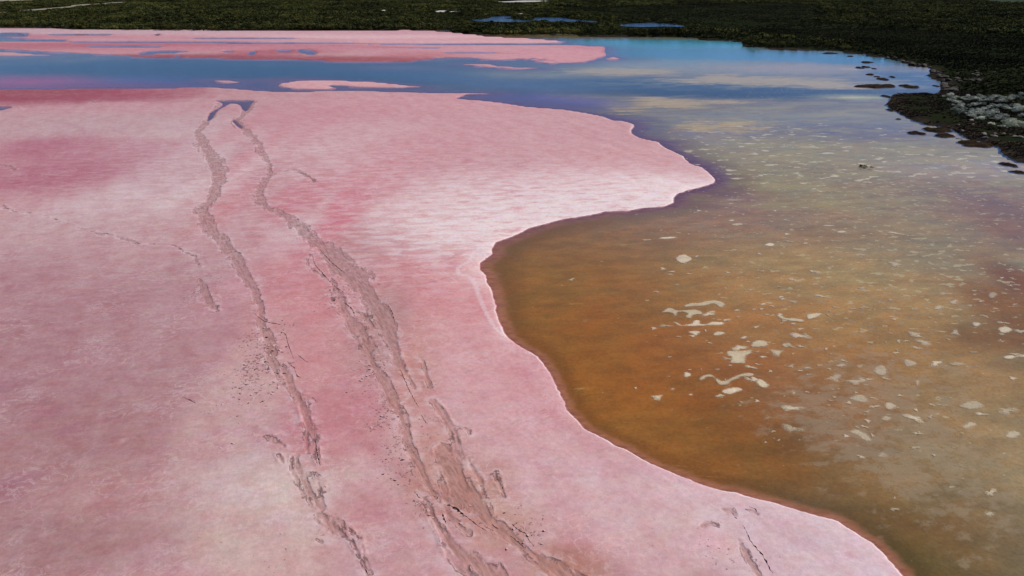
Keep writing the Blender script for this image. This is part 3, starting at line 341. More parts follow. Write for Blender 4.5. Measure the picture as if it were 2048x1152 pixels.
BED_BLOBS=[
 (4,71.85,6.32,15.53,(0.175,0.076,0.007),0.9),
 (7.56,56.24,6.88,9.26,(0.195,0.068,0.006),1),
 (12.1,46.81,5.94,6.17,(0.202,0.072,0.007),1),
 (15.86,40.71,5.33,3.3,(0.188,0.076,0.013),0.9),
 (14.54,71.85,7.37,8.28,(0.195,0.093,0.019),0.8),
 (13.67,84.41,8.47,5.42,(0.181,0.084,0.034),0.6),
 (10.54,62.16,7.47,8.69,(0.216,0.072,0.01),0.6),
 (15.54,53.61,5.79,5.94,(0.238,0.089,0.021),0.7),
 (25.07,71.85,7.9,6.88,(0.254,0.15,0.061),0.8),
 (24.54,62.16,7.47,6.48,(0.27,0.122,0.034),0.7),
 (35.61,71.85,8.43,11.12,(0.262,0.162,0.061),0.9),
 (24.75,56.24,6.88,5.49,(0.27,0.117,0.04),0.7),
 (32.04,58.1,6.18,5.8,(0.246,0.138,0.042),0.8),
 (25.09,46.81,4.45,4.09,(0.246,0.117,0.048),0.8),
 (32.9,51.18,5.18,4.71,(0.262,0.144,0.048),0.8),
 (21.87,48.2,3.42,2.85,(0.254,0.117,0.054),0.6),
 (31.44,44.84,4.31,3.82,(0.254,0.15,0.065),0.7),
 (35.17,48.2,3.42,4.28,(0.305,0.202,0.107),0.7),
 (33.2,41.83,3.06,4.01,(0.332,0.254,0.162),0.8),
 (27.25,40.17,4.29,2.69,(0.279,0.195,0.107),0.8),
 (23.48,39.12,3.88,2.58,(0.231,0.122,0.04),0.7),
 (28.53,36.67,3.7,2.82,(0.216,0.133,0.061),0.9),
 (23.04,34.86,3.27,2.18,(0.162,0.08,0.021),0.9),
 (24.66,32.39,3.38,1.96,(0.162,0.093,0.032),0.9),
 (22.22,32.01,1.67,1.38,(0.089,0.061,0.004),0.9),
 (27.43,32.79,2.56,2.39,(0.188,0.122,0.061),0.9),
 (23.49,43,2.08,1.43,(0.287,0.144,0.089),0.7),
 (29.63,34.01,1.75,3.79,(0.216,0.15,0.089),0.8),
 (53.52,71.85,2.32,4.66,(0.138,0.042,0.003),2.4),
 (48.55,65.52,1.95,3.75,(0.162,0.061,0.005),2),
 (41.43,59.08,4.03,2.17,(0.15,0.061,0.009),0.7),
 (46.28,61.11,2.3,3.13,(0.138,0.054,0.01),0.6),
 (62.61,86.24,3.7,7.53,(0.162,0.068,0.042),0.8),
 (40.09,90.13,16.65,8.13,(0.216,0.138,0.072),0.8),
 (31.09,92.19,10.45,6.33,(0.202,0.107,0.076),0.7),
 (49.96,84.41,9.68,9.09,(0.202,0.15,0.084),0.8),
 (30.92,103.87,5.08,7.82,(0.162,0.076,0.08),0.8),
 (46.47,106.52,14.85,9.28,(0.216,0.156,0.076),0.8),
 (62.2,101.33,8.52,7.48,(0.181,0.102,0.072),0.8),
 (67.09,96.57,4.08,7.79,(0.144,0.058,0.037),0.8),
 (38.54,87.76,3.75,1.93,(0.117,0.058,0.009),0.5),
 (46.59,86.24,4.31,1.5,(0.117,0.061,0.009),0.5),
 (48.63,133.06,19.96,10.6,(0.231,0.175,0.089),0.9),
 (68.5,129.12,12.36,8.47,(0.231,0.175,0.093),0.7),
 (39.19,146.33,7.92,11.64,(0.188,0.138,0.156),0.6),
 (68.99,151.31,16.33,8.23,(0.107,0.08,0.117),0.7),
 (73.36,121.84,10.05,4.84,(0.262,0.188,0.188),0.6),
 (62.71,162.26,21.77,9.37,(0.188,0.162,0.127),0.6),
 (44.88,156.61,12.64,7.67,(0.332,0.27,0.08),0.6),
 (38.95,185.39,9.86,6.74,(0.434,0.287,0.045),0.9),
 (35.35,193.17,5.12,3.23,(0.479,0.305,0.045),0.8),
 (70.66,226,26.72,8.7,(0.515,0.352,0.045),0.9),
 (83.61,220.6,15.97,8.31,(0.552,0.352,0.032),0.9),
 (64.09,235,9.24,5.85,(0.515,0.352,0.08),0.8),
 (90.94,213.6,12.67,4.88,(0.578,0.456,0.127),0.8),
 (87.96,196.45,7.81,3.34,(0.604,0.515,0.223),0.9),
 (52.9,186.9,7.45,3.04,(0.456,0.305,0.061),0.7),
 (36.54,247.2,19.4,9.03,(0.305,0.262,0.089),0.9),
 (4.14,243.4,17.52,10.02,(0.223,0.188,0.102),0.7),
 (56.63,266.6,27.8,11.92,(0.202,0.195,0.156),0.7),
 (96.47,256.6,26.8,8.3,(0.305,0.202,0.127),0.8),
 (112.07,253.8,6.63,4.06,(0.515,0.262,0.102),0.8),
 (64.14,303.7,27.54,15.29,(0.032,0.15,0.223),1.4),  # this and next two: bright low-sky reflection painted into the bed as teal
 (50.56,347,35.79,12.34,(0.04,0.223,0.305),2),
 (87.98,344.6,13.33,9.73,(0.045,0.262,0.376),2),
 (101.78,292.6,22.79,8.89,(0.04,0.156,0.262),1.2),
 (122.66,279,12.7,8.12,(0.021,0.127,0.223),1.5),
 (26.36,174.77,7,5.37,(0.352,0.223,0.061),0.5),
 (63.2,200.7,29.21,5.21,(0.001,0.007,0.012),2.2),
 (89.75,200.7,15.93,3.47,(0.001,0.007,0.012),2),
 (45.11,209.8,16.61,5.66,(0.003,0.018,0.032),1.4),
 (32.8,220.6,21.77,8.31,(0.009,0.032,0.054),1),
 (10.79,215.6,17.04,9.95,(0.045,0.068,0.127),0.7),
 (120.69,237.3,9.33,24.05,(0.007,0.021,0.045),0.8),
 (-140.14,226,17.81,6.52,(0.305,0.027,0.076),1.6),
 (-141.15,215.6,18.46,5.96,(0.279,0.027,0.089),2),
 (-117.52,216.6,17.11,6.02,(0.175,0.027,0.112),1.6),
 (-141.71,209.8,27.68,3.78,(0.332,0.037,0.08),1.6),
 (-94.88,213.6,16.89,3.91,(0.156,0.032,0.117),1.4),
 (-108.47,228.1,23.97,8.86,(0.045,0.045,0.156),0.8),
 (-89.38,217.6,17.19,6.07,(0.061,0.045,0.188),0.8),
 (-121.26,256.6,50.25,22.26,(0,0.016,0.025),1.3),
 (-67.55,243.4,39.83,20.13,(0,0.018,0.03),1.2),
 (-71.85,226,8.91,4.34,(0.262,0.045,0.054),0.9),
 (-62.94,226,5.94,3.26,(0.262,0.045,0.045),0.8),
 (-89.67,226,5.94,3.26,(0.305,0.061,0.102),0.8),
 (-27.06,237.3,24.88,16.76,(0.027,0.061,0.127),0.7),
 (-37.52,256.6,13.4,6.91,(0.156,0.08,0.102),0.7),
 (-3.07,193.17,11.53,6.47,(0.089,0.054,0.188),0.9),
 (8.13,185.39,8.63,5.99,(0.093,0.051,0.175),0.8),
 (23.51,162.26,5.44,4.67,(0.102,0.054,0.138),0.7),
 (28.97,139.41,3.79,5.3,(0.117,0.042,0.102),0.8),
 (31.49,121.84,3.35,5.54,(0.138,0.048,0.089),0.8)]

# ---------------------------------------------------------------- numeric helpers
def _hash(ix, iy, s):
    h = (ix.astype(np.int64)*374761393 + iy.astype(np.int64)*668265263 + s*1274126177) & 0x7fffffff
    h = ((h ^ (h >> 13))*1274126177) & 0x7fffffff
    return ((h ^ (h >> 16)) & 0xffff)/65535.0
def vnoise(x, y, s=0):
    x0 = np.floor(x); y0 = np.floor(y); fx = x-x0; fy = y-y0
    fx = fx*fx*(3-2*fx); fy = fy*fy*(3-2*fy)
    a = _hash(x0, y0, s); b = _hash(x0+1, y0, s); c = _hash(x0, y0+1, s); d = _hash(x0+1, y0+1, s)
    return (a*(1-fx)+b*fx)*(1-fy)+(c*(1-fx)+d*fx)*fy
def fbm(x, y, sc, octs=4, s=0, gain=0.55):
    v = np.zeros_like(x); amp = 1.0; tot = 0.0; f = 1.0/sc
    for o in range(octs):
        v += amp*(vnoise(x*f+17.3*o, y*f-9.1*o, s+o)-0.5)*2; tot += amp; amp *= gain; f *= 2.03
    return v/tot
def sstep(a, b, v):
    t = np.clip((v-a)/(b-a), 0, 1); return t*t*(3-2*t)
def sdf(px, py, poly):
    """signed distance, positive inside"""
    n = len(poly); d = np.full(px.shape, 1e18); ins = np.zeros(px.shape, bool)
    for i in range(n):
        ax, ay = poly[i]; bx, by = poly[(i+1) % n]
        ex, ey = bx-ax, by-ay
        wx = px-ax; wy = py-ay
        t = np.clip((wx*ex+wy*ey)/(ex*ex+ey*ey+1e-12), 0, 1)
        qx = wx-ex*t; qy = wy-ey*t
        np.minimum(d, qx*qx+qy*qy, out=d)
        if ay != by:
            c = ((ay > py) != (by > py)) & (px < ex*(py-ay)/ey+ax)
            ins ^= c
    d = np.sqrt(d)
    return np.where(ins, d, -d)
def strand(px, py, pts, rough=None):
    """half width minus distance to a tapering line (metres), positive inside"""
    r = np.full(px.shape, -1e9)
    xs = [p[0] for p in pts]; ys = [p[1] for p in pts]; m = 6+max(p[2] for p in pts)
    sel = (px > min(xs)-m) & (px < max(xs)+m) & (py > min(ys)-m*2) & (py < max(ys)+m*2)
    if not sel.any(): return r
    x = px[sel]; y = py[sel]; best = np.full(x.shape, -1e9)
    for (ax, ay, aw), (bx, by, bw) in zip(pts[:-1], pts[1:]):
        ex, ey = bx-ax, by-ay
        t = np.clip(((x-ax)*ex+(y-ay)*ey)/(ex*ex+ey*ey+1e-12), 0, 1)
        d = np.hypot(x-ax-ex*t, y-ay-ey*t)
        hw = aw+(bw-aw)*t
        v = hw*(1+0.75*rough[sel])+0.16*rough[sel]-d if rough is not None else hw-d
        np.maximum(best, v, out=best)
    r[sel] = best
    return r
def ease(pts, n=3):
    """Catmull-Rom refine a line"""
    a = np.array(pts, float); out = []
    for i in range(len(a)-1):
        p0 = a[max(i-1, 0)]; p1 = a[i]; p2 = a[i+1]; p3 = a[min(i+2, len(a)-1)]
        for k in range(n):
            t = k/n
            q = 0.5*((2*p1)+(-p0+p2)*t+(2*p0-5*p1+4*p2-p3)*t*t+(-p0+3*p1-3*p2+p3)*t**3)
            out.append(q)
    out.append(a[-1]); return [tuple(q) for q in out]
def ease_closed(pts, n=3):
    a = list(pts); return [(q[0], q[1]) for q in ease(a[-1:]+a+a[:2], n)[n:-n-1]]
EST = [ease(s, 3) for s in STRANDS]
for s in range(len(EST)): EST[s] = [(p[0], p[1], max(p[2]*0.70, 0.01)) for p in EST[s]]
_r = random.Random(21)
for s in list(EST):
    if len(s) < 12: continue
    for k in range(5):
        side = -1 if _r.random() < .62 else 1; i0 = _r.randint(0, len(s)-8); n = _r.randint(5, 10); off = _r.uniform(1.15, 2.4)
        seg = s[i0:i0+n]; c = []
        for j, (x, y, w) in enumerate(seg):
            t = j/max(1, len(seg)-1); x2, y2, _ = seg[min(j+1, len(seg)-1)]; x1, y1, _ = seg[max(j-1, 0)]
            l = math.hypot(x2-x1, y2-y1)+1e-6; nx, ny = (y2-y1)/l, -(x2-x1)/l
            sg = side if nx > 0 else -side
            d = w*off*(1-.35*t)+.12; c.append((x+nx*sg*d, y+ny*sg*d*.6, (.03+.10*w)*math.sin(math.pi*min(1, .1+t*.9))+.012))
        EST.append(c)
NEAR = POLY['salt_near']
SALT_POLYS = [POLY[k] for k in POLY if not k.startswith('pool')]
POOLS = [ease_closed(POLY[k], 3) for k in POLY if k.startswith('pool')]
LAND = LAND_EDGE+[(9000, 400), (30000, 30000), (-30000, 30000), (-9000, 900)]

def salt_edge(x, y):
    e = np.full(x.shape, -1e9)
    wob = fbm(x, y, 1.3, 5, 31, 0.65)*0.19 + fbm(x, y, 5.0, 4, 35)*(0.02+0.0022*np.clip(y-60, 0, 400)) + fbm(x*0.16, y, 11.0, 4, 38, 0.6)*0.017*np.clip(y-150, 0, 400)
    for p in SALT_POLYS: e = np.maximum(e, sdf(x, y, p))
    for p in POOLS: e = np.minimum(e, -sdf(x, y, p)-0.3*wob)
    return e+wob
def mud_field(x, y):
    m = np.full(x.shape, -1e9); k = 1.0/(1+0.012*np.clip(y-30, 0, 200))
    xx = x*k; yy = y*k
    ux = x+fbm(x, y, 3.2, 4, 12)*(0.25+0.005*np.clip(y-30, 0, 200)); uy = y+fbm(x, y, 3.2, 4, 19)*(0.5+0.012*np.clip(y-30, 0, 200))
    n = fbm(xx*2.4+yy*1.15, yy*0.60, 1.0, 6, 11, 0.70)*1.25+0.06
    for s in EST: m = np.maximum(m, strand(ux, uy, s, n))
    return np.maximum(m, -8.0)
def salt_height(x, y, e=None, m=None):
    if e is None: e = salt_edge(x, y)
    if m is None: m = mud_field(x, y)
    z = np.where(e > 0, 0.115*(1-np.exp(-np.maximum(e, 0)/0.45)), np.maximum(e*0.5, -0.4))
    inner = sstep(0.4, 3.0, e)
    z = z + inner*(0.035*fbm(x, y, 9.0, 3, 3)+0.012*fbm(x, y, 0.7, 4, 5))
    mm = m
    mask = sstep(-0.06, 0.08, mm)
    lip = np.exp(-((mm+0.10)/0.10)**2)*sstep(-0.1, 0.5, fbm(x, y, 1.3, 3, 16))
    near = sstep(0.3, 1.2, e)
    z = z + near*(lip*0.05 - mask*0.035 + mask*0.018*fbm(x, y, 0.35, 3, 14))
    return np.where(e > 0.5, np.maximum(z, 0.022), z)
def bed_height(x, y, e):
    d = np.maximum(-e, 0)
    z = -0.035-0.09*(1-np.exp(-d/3.0))-0.05*(1-np.exp(-d/25.0))
    z = z+0.008*fbm(x, y, 3.0, 4, 71)*sstep(0.5, 3, d)
    return np.where(e > 0, np.maximum(-0.035-e*0.8, -0.8), z)
FLATS = PONDS+SALTPANS+[TRACK]
def land_height(x, y, ls):
    z = np.where(ls > 0, np.clip(ls*0.16, 0, 0.45), np.maximum(ls*0.7, -1.2))+sstep(3, 60, ls)*0.5
    z = z+sstep(1, 12, ls)*(0.35*fbm(x, y, 22.0, 4, 91))*np.clip(260/np.maximum(y, 1), 0.25, 1.0)
    z = z+sstep(0, 2, ls)*0.10*fbm(x, y, 2.5, 3, 95)
    for p in PONDS: z = np.where(sdf(x, y, p) > -4, np.minimum(z, 0.55), z)
    return z
def land_sdf(x, y):
    return sdf(x, y, LAND)+fbm(x, y, 9.0, 5, 81)*(0.6+0.004*np.clip(y-100, 0, 400))

def rows_grid(phi0, phi1, nr, kx, nc):
    """ground lattice: rows get coarser with distance, columns widen with them"""
    y = CAM_H/np.tan(np.linspace(phi0, phi1, nr))
    k = np.linspace(-kx, kx, nc)
    Y = np.repeat(y[:, None], nc, 1); X = k[None, :]*(0.9186*Y+0.3952*CAM_H)
    return X.ravel(), Y.ravel()
def lattice_faces(nr, nc, keep=None):
    i = np.arange((nr-1)*(nc-1)); r = i//(nc-1); c = i % (nc-1); a = r*nc+c
    f = np.stack([a, a+1, a+nc+1, a+nc], 1)
    if keep is not None: f = f[keep[f].any(1)]
    return f
def mesh_np(name, v, f, attrs=None, smooth=True):
    used = np.unique(f); remap = np.full(len(v), -1, np.int64); remap[used] = np.arange(len(used))
    v = v[used]; f = remap[f]; k = f.shape[1]
    me = bpy.data.meshes.new(name)
    me.vertices.add(len(v)); me.vertices.foreach_set('co', v.astype(np.float32).ravel())
    me.loops.add(f.size); me.loops.foreach_set('vertex_index', f.astype(np.int32).ravel())
    me.polygons.add(len(f))
    me.polygons.foreach_set('loop_start', np.arange(0, f.size, k, dtype=np.int32))
    me.update(calc_edges=True)
    if smooth: me.polygons.foreach_set('use_smooth', np.ones(len(f), bool))
    for an, av in (attrs or {}).items():
        av = av[used]
        if av.ndim == 2:
            at = me.attributes.new(an, 'FLOAT_COLOR', 'POINT')
            at.data.foreach_set('color', np.concatenate([av, np.ones((len(av), 1))], 1).astype(np.float32).ravel())
        else:
            at = me.attributes.new(an, 'FLOAT', 'POINT'); at.data.foreach_set('value', av.astype(np.float32))
    me.validate(); return me
def add(name, me, mat=None, parent=None, kind=None, label=None, cat=None, group=None):
    o = bpy.data.objects.new(name, me); COL.objects.link(o)
    if me is not None and mat is not None:
        for m in (mat if isinstance(mat, (list, tuple)) else [mat]): me.materials.append(m)
    if parent is not None: o.parent = parent
    if kind: o['kind'] = kind
    if label: o['label'] = label
    if cat: o['category'] = cat
    if group: o['group'] = group
    return o
def blend_blobs(x, y, blobs, base, w0, wseed, warp=1.3):
    n1 = fbm(x, y, 30.0, 7, wseed, 0.62); n2 = fbm(x*0.6+50, y, 12.0, 6, wseed+20, 0.62)
    W = np.full(x.shape, w0); C = np.array(base)[None, :]*w0*np.ones((len(x), 1))
    for i, (bx, by, rx, ry, c, s) in enumerate(blobs):
        m = max(rx, 1)*3; sel = np.abs(x-bx) < m
        sel &= np.abs(y-by) < ry*3
        if not sel.any(): continue
        q = ((x[sel]-bx)/rx)**2+((y[sel]-by)/ry)**2
        n = (n1 if i % 2 else n2)[sel]
        w = s*np.exp(-q*np.exp(n*warp)*0.9+0.35*n)
        W[sel] += w; C[sel] += w[:, None]*np.array(c)[None, :]
    return C/W[:, None]

# ---------------------------------------------------------------- node helpers
class NT:
    def __init__(s, name):
        s.m = bpy.data.materials.new(name); s.m.use_nodes = True
        s.n = s.m.node_tree.nodes; s.l = s.m.node_tree.links; s.n.clear()
        s.out = s.n.new('ShaderNodeOutputMaterial')
    def _set(s, inp, v):
        if v is None: return
        if isinstance(v, bpy.types.NodeSocket): s.l.new(v, inp)
        elif inp.type == 'RGBA': inp.default_value = (*v[:3], 1) if not isinstance(v, (int, float)) else (v, v, v, 1)
        else: inp.default_value = v
    def attr(s, name, fac=True):
        a = s.n.new('ShaderNodeAttribute'); a.attribute_name = name
        return a.outputs['Fac' if fac else 'Color']
    def pos(s): return s.n.new('ShaderNodeNewGeometry').outputs['Position']
    def mapping(s, v, scale=(1, 1, 1), rot=0.0, loc=(0, 0, 0)):
        m = s.n.new('ShaderNodeMapping'); m.vector_type = 'TEXTURE'; s.l.new(v, m.inputs[0])
        m.inputs['Scale'].default_value = [1/q for q in scale]; m.inputs['Rotation'].default_value = (0, 0, rot); m.inputs['Location'].default_value = loc
        return m.outputs[0]
    def noise(s, v, scale, detail=4, rough=0.55, dist=0.0, col=False):
        t = s.n.new('ShaderNodeTexNoise'); s.l.new(v, t.inputs['Vector'])
        t.inputs['Scale'].default_value = scale; t.inputs['Detail'].default_value = detail
        t.inputs['Roughness'].default_value = rough; t.inputs['Distortion'].default_value = dist
        return t.outputs['Color' if col else 'Fac']
    def voro(s, v, scale, feature='F1', out='Distance', rnd=1.0):
        t = s.n.new('ShaderNodeTexVoronoi'); t.feature = feature; s.l.new(v, t.inputs['Vector'])
        t.inputs['Scale'].default_value = scale; t.inputs['Randomness'].default_value = rnd
        return t.outputs[out]
    def math(s, op, a, b=None, c=None, clamp=False):
        t = s.n.new('ShaderNodeMath'); t.operation = op; t.use_clamp = clamp
        for i, v in enumerate((a, b, c)): s._set(t.inputs[i], v)
        return t.outputs[0]
    def step(s, v, a, b, lo=0.0, hi=1.0):
        t = s.n.new('ShaderNodeMapRange'); t.interpolation_type = 'SMOOTHSTEP'
        s._set(t.inputs['Value'], v)
        for k, q in (('From Min', a), ('From Max', b), ('To Min', lo), ('To Max', hi)): s._set(t.inputs[k], q)
        return t.outputs[0]
    def mix(s, f, a, b, mode='MIX'):
        t = s.n.new('ShaderNodeMix'); t.data_type = 'RGBA'; t.blend_type = mode
        s._set(t.inputs[0], f); s._set(t.inputs[6], a); s._set(t.inputs[7], b)
        return t.outputs[2]
    def bump(s, h, strength=0.5, dist=0.05):
        t = s.n.new('ShaderNodeBump'); t.inputs['Strength'].default_value = strength; t.inputs['Distance'].default_value = dist
        s.l.new(h, t.inputs['Height']); return t.outputs[0]
    def surf(s, col, rough=0.7, spec=0.3, normal=None):
        b = s.n.new('ShaderNodeBsdfPrincipled'); s._set(b.inputs['Base Color'], col)
        s._set(b.inputs['Roughness'], rough); s._set(b.inputs['Specular IOR Level'], spec)
        if normal is not None: s.l.new(normal, b.inputs['Normal'])
        s.l.new(b.outputs[0], s.out.inputs[0]); return s.m

# ---------------------------------------------------------------- materials of the setting
def mat_salt():
    t = NT('pink salt crust'); p = t.pos(); tint = t.attr('tint', False)
    edge = t.attr('edge'); mud = t.attr('mud'); streak = t.attr('streak'); wl = t.attr('whiteline')
    nb = t.noise(p, 0.45, 8, 0.62); nf = t.noise(p, 3.2, 6, 0.65)
    ns = t.noise(t.mapping(p, (0.55, 1.5, 1), 0.18), 0.55, 8, 0.68, 0.4)
    nx = t.noise(t.mapping(p, (0.8, 1.15, 1), -0.3), 0.9, 8, 0.7, 0.3)
    light = t.mix(1.0, tint, (1.13, 1.30, 1.27), 'MULTIPLY'); dark = t.mix(1.0, tint, (0.97, 0.88, 0.88), 'MULTIPLY')
    nl = t.noise(t.mapping(p, (0.25, 1.0, 1), 2.04), 0.40, 7, 0.66, 0.5)
    f = t.step(t.math('ADD', t.math('ADD', t.math('MULTIPLY', nb, 0.33), t.math('MULTIPLY', nl, 0.37)), t.math('MULTIPLY', nx, 0.30)), 0.34, 0.64)
    col = t.mix(f, dark, light)
    sf = t.math('MULTIPLY', t.step(ns, 0.44, 0.60), streak)
    col = t.mix(t.math('MULTIPLY', sf, 0.8), col, (0.80, 0.68, 0.69))
    pk = t.math('MULTIPLY', t.step(ns, 0.47, 0.36), streak)
    col = t.mix(t.math('MULTIPLY', pk, 0.55), col, (0.60, 0.26, 0.28))
    # reddish halobacteria blush spots
    nr = t.noise(t.mapping(p, (0.6, 1, 1), 0.3, (31, 7, 0)), 0.9, 4, 0.5)
    col = t.mix(t.step(nr, 0.62, 0.74, 0, 0.4), col, t.mix(1.0, tint, (0.88, 0.62, 0.68), 'MULTIPLY'))
    # lacework of thin crystal veins and sparse rusty specks
    vn = t.noise(t.mapping(p, (0.8, 1.0, 1), 0.4, (3, 55, 0)), 0.8, 7, 0.62, 0.6)
    vein = t.step(t.math('ABSOLUTE', t.math('SUBTRACT', vn, 0.5)), 0.030, 0.004)
    vk = t.step(t.noise(p, 0.17, 4, 0.6), 0.42, 0.62)
    col = t.mix(t.math('MULTIPLY', t.math('MULTIPLY', vein, vk), 0.24), col, (0.76, 0.63, 0.64))
    rs = t.math('MULTIPLY', t.step(t.noise(p, 2.6, 3, 0.6), 0.66, 0.74), t.step(t.noise(p, 0.13, 3, 0.6), 0.46, 0.6))
    col = t.mix(t.math('MULTIPLY', rs, 0.45), col, (0.33, 0.16, 0.15))
    # fine grain
    g = t.noise(p, 14.0, 3, 0.7)
    col = t.mix(1.0, col, t.mix(t.step(t.math('ADD', t.math('MULTIPLY', nf, 0.6), t.math('MULTIPLY', g, 0.4)), 0.32, 0.68), (0.86, 0.85, 0.86), (1.09, 1.09, 1.08)), 'MULTIPLY')
    # thin white crystal veins
    col = t.mix(t.math('MULTIPLY', t.step(t.math('ADD', wl, t.math('MULTIPLY', t.math('SUBTRACT', nf, 0.5), 0.6)), -0.14, 0.10), 0.35), col, (0.78, 0.66, 0.69))
    cn = t.mix(1.0, t.noise(t.mapping(p, (0.7, 1.1, 1), 0.2, (71, 5, 0)), 0.8, 7, 0.7, 0.3, True), (2, 2, 2), 'MULTIPLY')
    col = t.mix(1.0, col, t.mix(0.14, (1, 1, 1), cn), 'MULTIPLY')
    # exposed mud where the crust has broken
    mnoise = t.noise(p, 1.1, 7, 0.66); mfine = t.noise(t.mapping(p, (0.6, 1.2, 1), 2.04), 4.0, 5, 0.7)
    mm = t.math('ADD', mud, t.math('ADD', t.math('MULTIPLY', t.math('SUBTRACT', mnoise, 0.5), 0.45), t.math('MULTIPLY', t.math('SUBTRACT', mfine, 0.5), 0.35)))
    mask = t.step(mm, -0.10, 0.20)
    pale = t.math('MULTIPLY', t.step(mm, -0.75, -0.12), t.math('SUBTRACT', 1.0, mask))
    col = t.mix(t.math('MULTIPLY', t.math('MULTIPLY', pale, t.step(nx, 0.45, 0.6)), 0.40), col, (0.68, 0.52, 0.54))
    grey = t.attr('grey')
    fl = t.attr('flecks'); fn = t.noise(t.mapping(p, (1.0, 0.75, 1), 0.5), 5.0, 4, 0.6)
    fmk = t.step(t.math('ADD', fn, t.math('MULTIPLY', fl, 0.20)), 0.70, 0.76)
    col = t.mix(t.math('MULTIPLY', fmk, 0.8), col, (0.20, 0.105, 0.105))
    mcol = t.mix(t.math('ADD', grey, t.math('MULTIPLY', t.math('SUBTRACT', nb, 0.5), 1.6), None, True), (0.385, 0.195, 0.165), (0.350, 0.205, 0.205))
    str_ = t.noise(t.mapping(p, (0.45, 3.0, 1), 2.04), 1.5, 6, 0.7)
    mcol = t.mix(1.0, mcol, t.mix(t.step(str_, 0.34, 0.66), (0.62, 0.58, 0.58), (1.30, 1.30, 1.30)), 'MULTIPLY')
    mcol = t.mix(t.math('MULTIPLY', t.step(mnoise, 0.47, 0.64), 0.85), mcol, t.mix(1.0, col, (0.93, 0.90, 0.90), 'MULTIPLY'))
    col = t.mix(t.math('MULTIPLY', mask, 0.78), col, mcol)
    # torn crust edge: shade under the rim painted as a thin dark line, broken up
    rim_shade = t.math('MULTIPLY', t.math('MULTIPLY', t.step(mm, -0.10, -0.03), t.step(mm, 0.07, 0.0)), t.step(t.noise(p, 0.8, 3, 0.6), 0.42, 0.58))
    col = t.mix(t.math('MULTIPLY', rim_shade, 0.8), col, (0.15, 0.078, 0.076))
    # white lip along the waterline, wet just outside it
    rimw = t.attr('rimw')
    er = t.math('ADD', t.math('DIVIDE', edge, rimw), t.math('MULTIPLY', t.math('SUBTRACT', t.noise(p, 2.0, 4, 0.6), 0.5), 2.2))
    rim = t.math('MULTIPLY', t.math('MULTIPLY', t.step(er, 0.1, 0.5), t.step(er, 2.4, 0.8)), t.attr('rimk'))
    col = t.mix(t.math('MULTIPLY', rim, 0.7), col, (0.82, 0.70, 0.68))
    wet = t.step(er, 0.4, -0.2)
    col = t.mix(wet, col, t.mix(0.5, (0.36, 0.115, 0.125), t.mix(1.0, col, (0.62, 0.45, 0.48), 'MULTIPLY')))
    h = t.math('ADD', t.math('MULTIPLY', nf, 0.5), t.math('MULTIPLY', mfine, t.math('ADD', 0.25, t.math('MULTIPLY', mask, 0.3))))
    h = t.math('SUBTRACT', h, t.math('MULTIPLY', mask, 0.6))
    return t.surf(col, t.mix(mask, (0.62,)*3, (0.8,)*3), 0.25, t.bump(h, 0.55, 0.05))
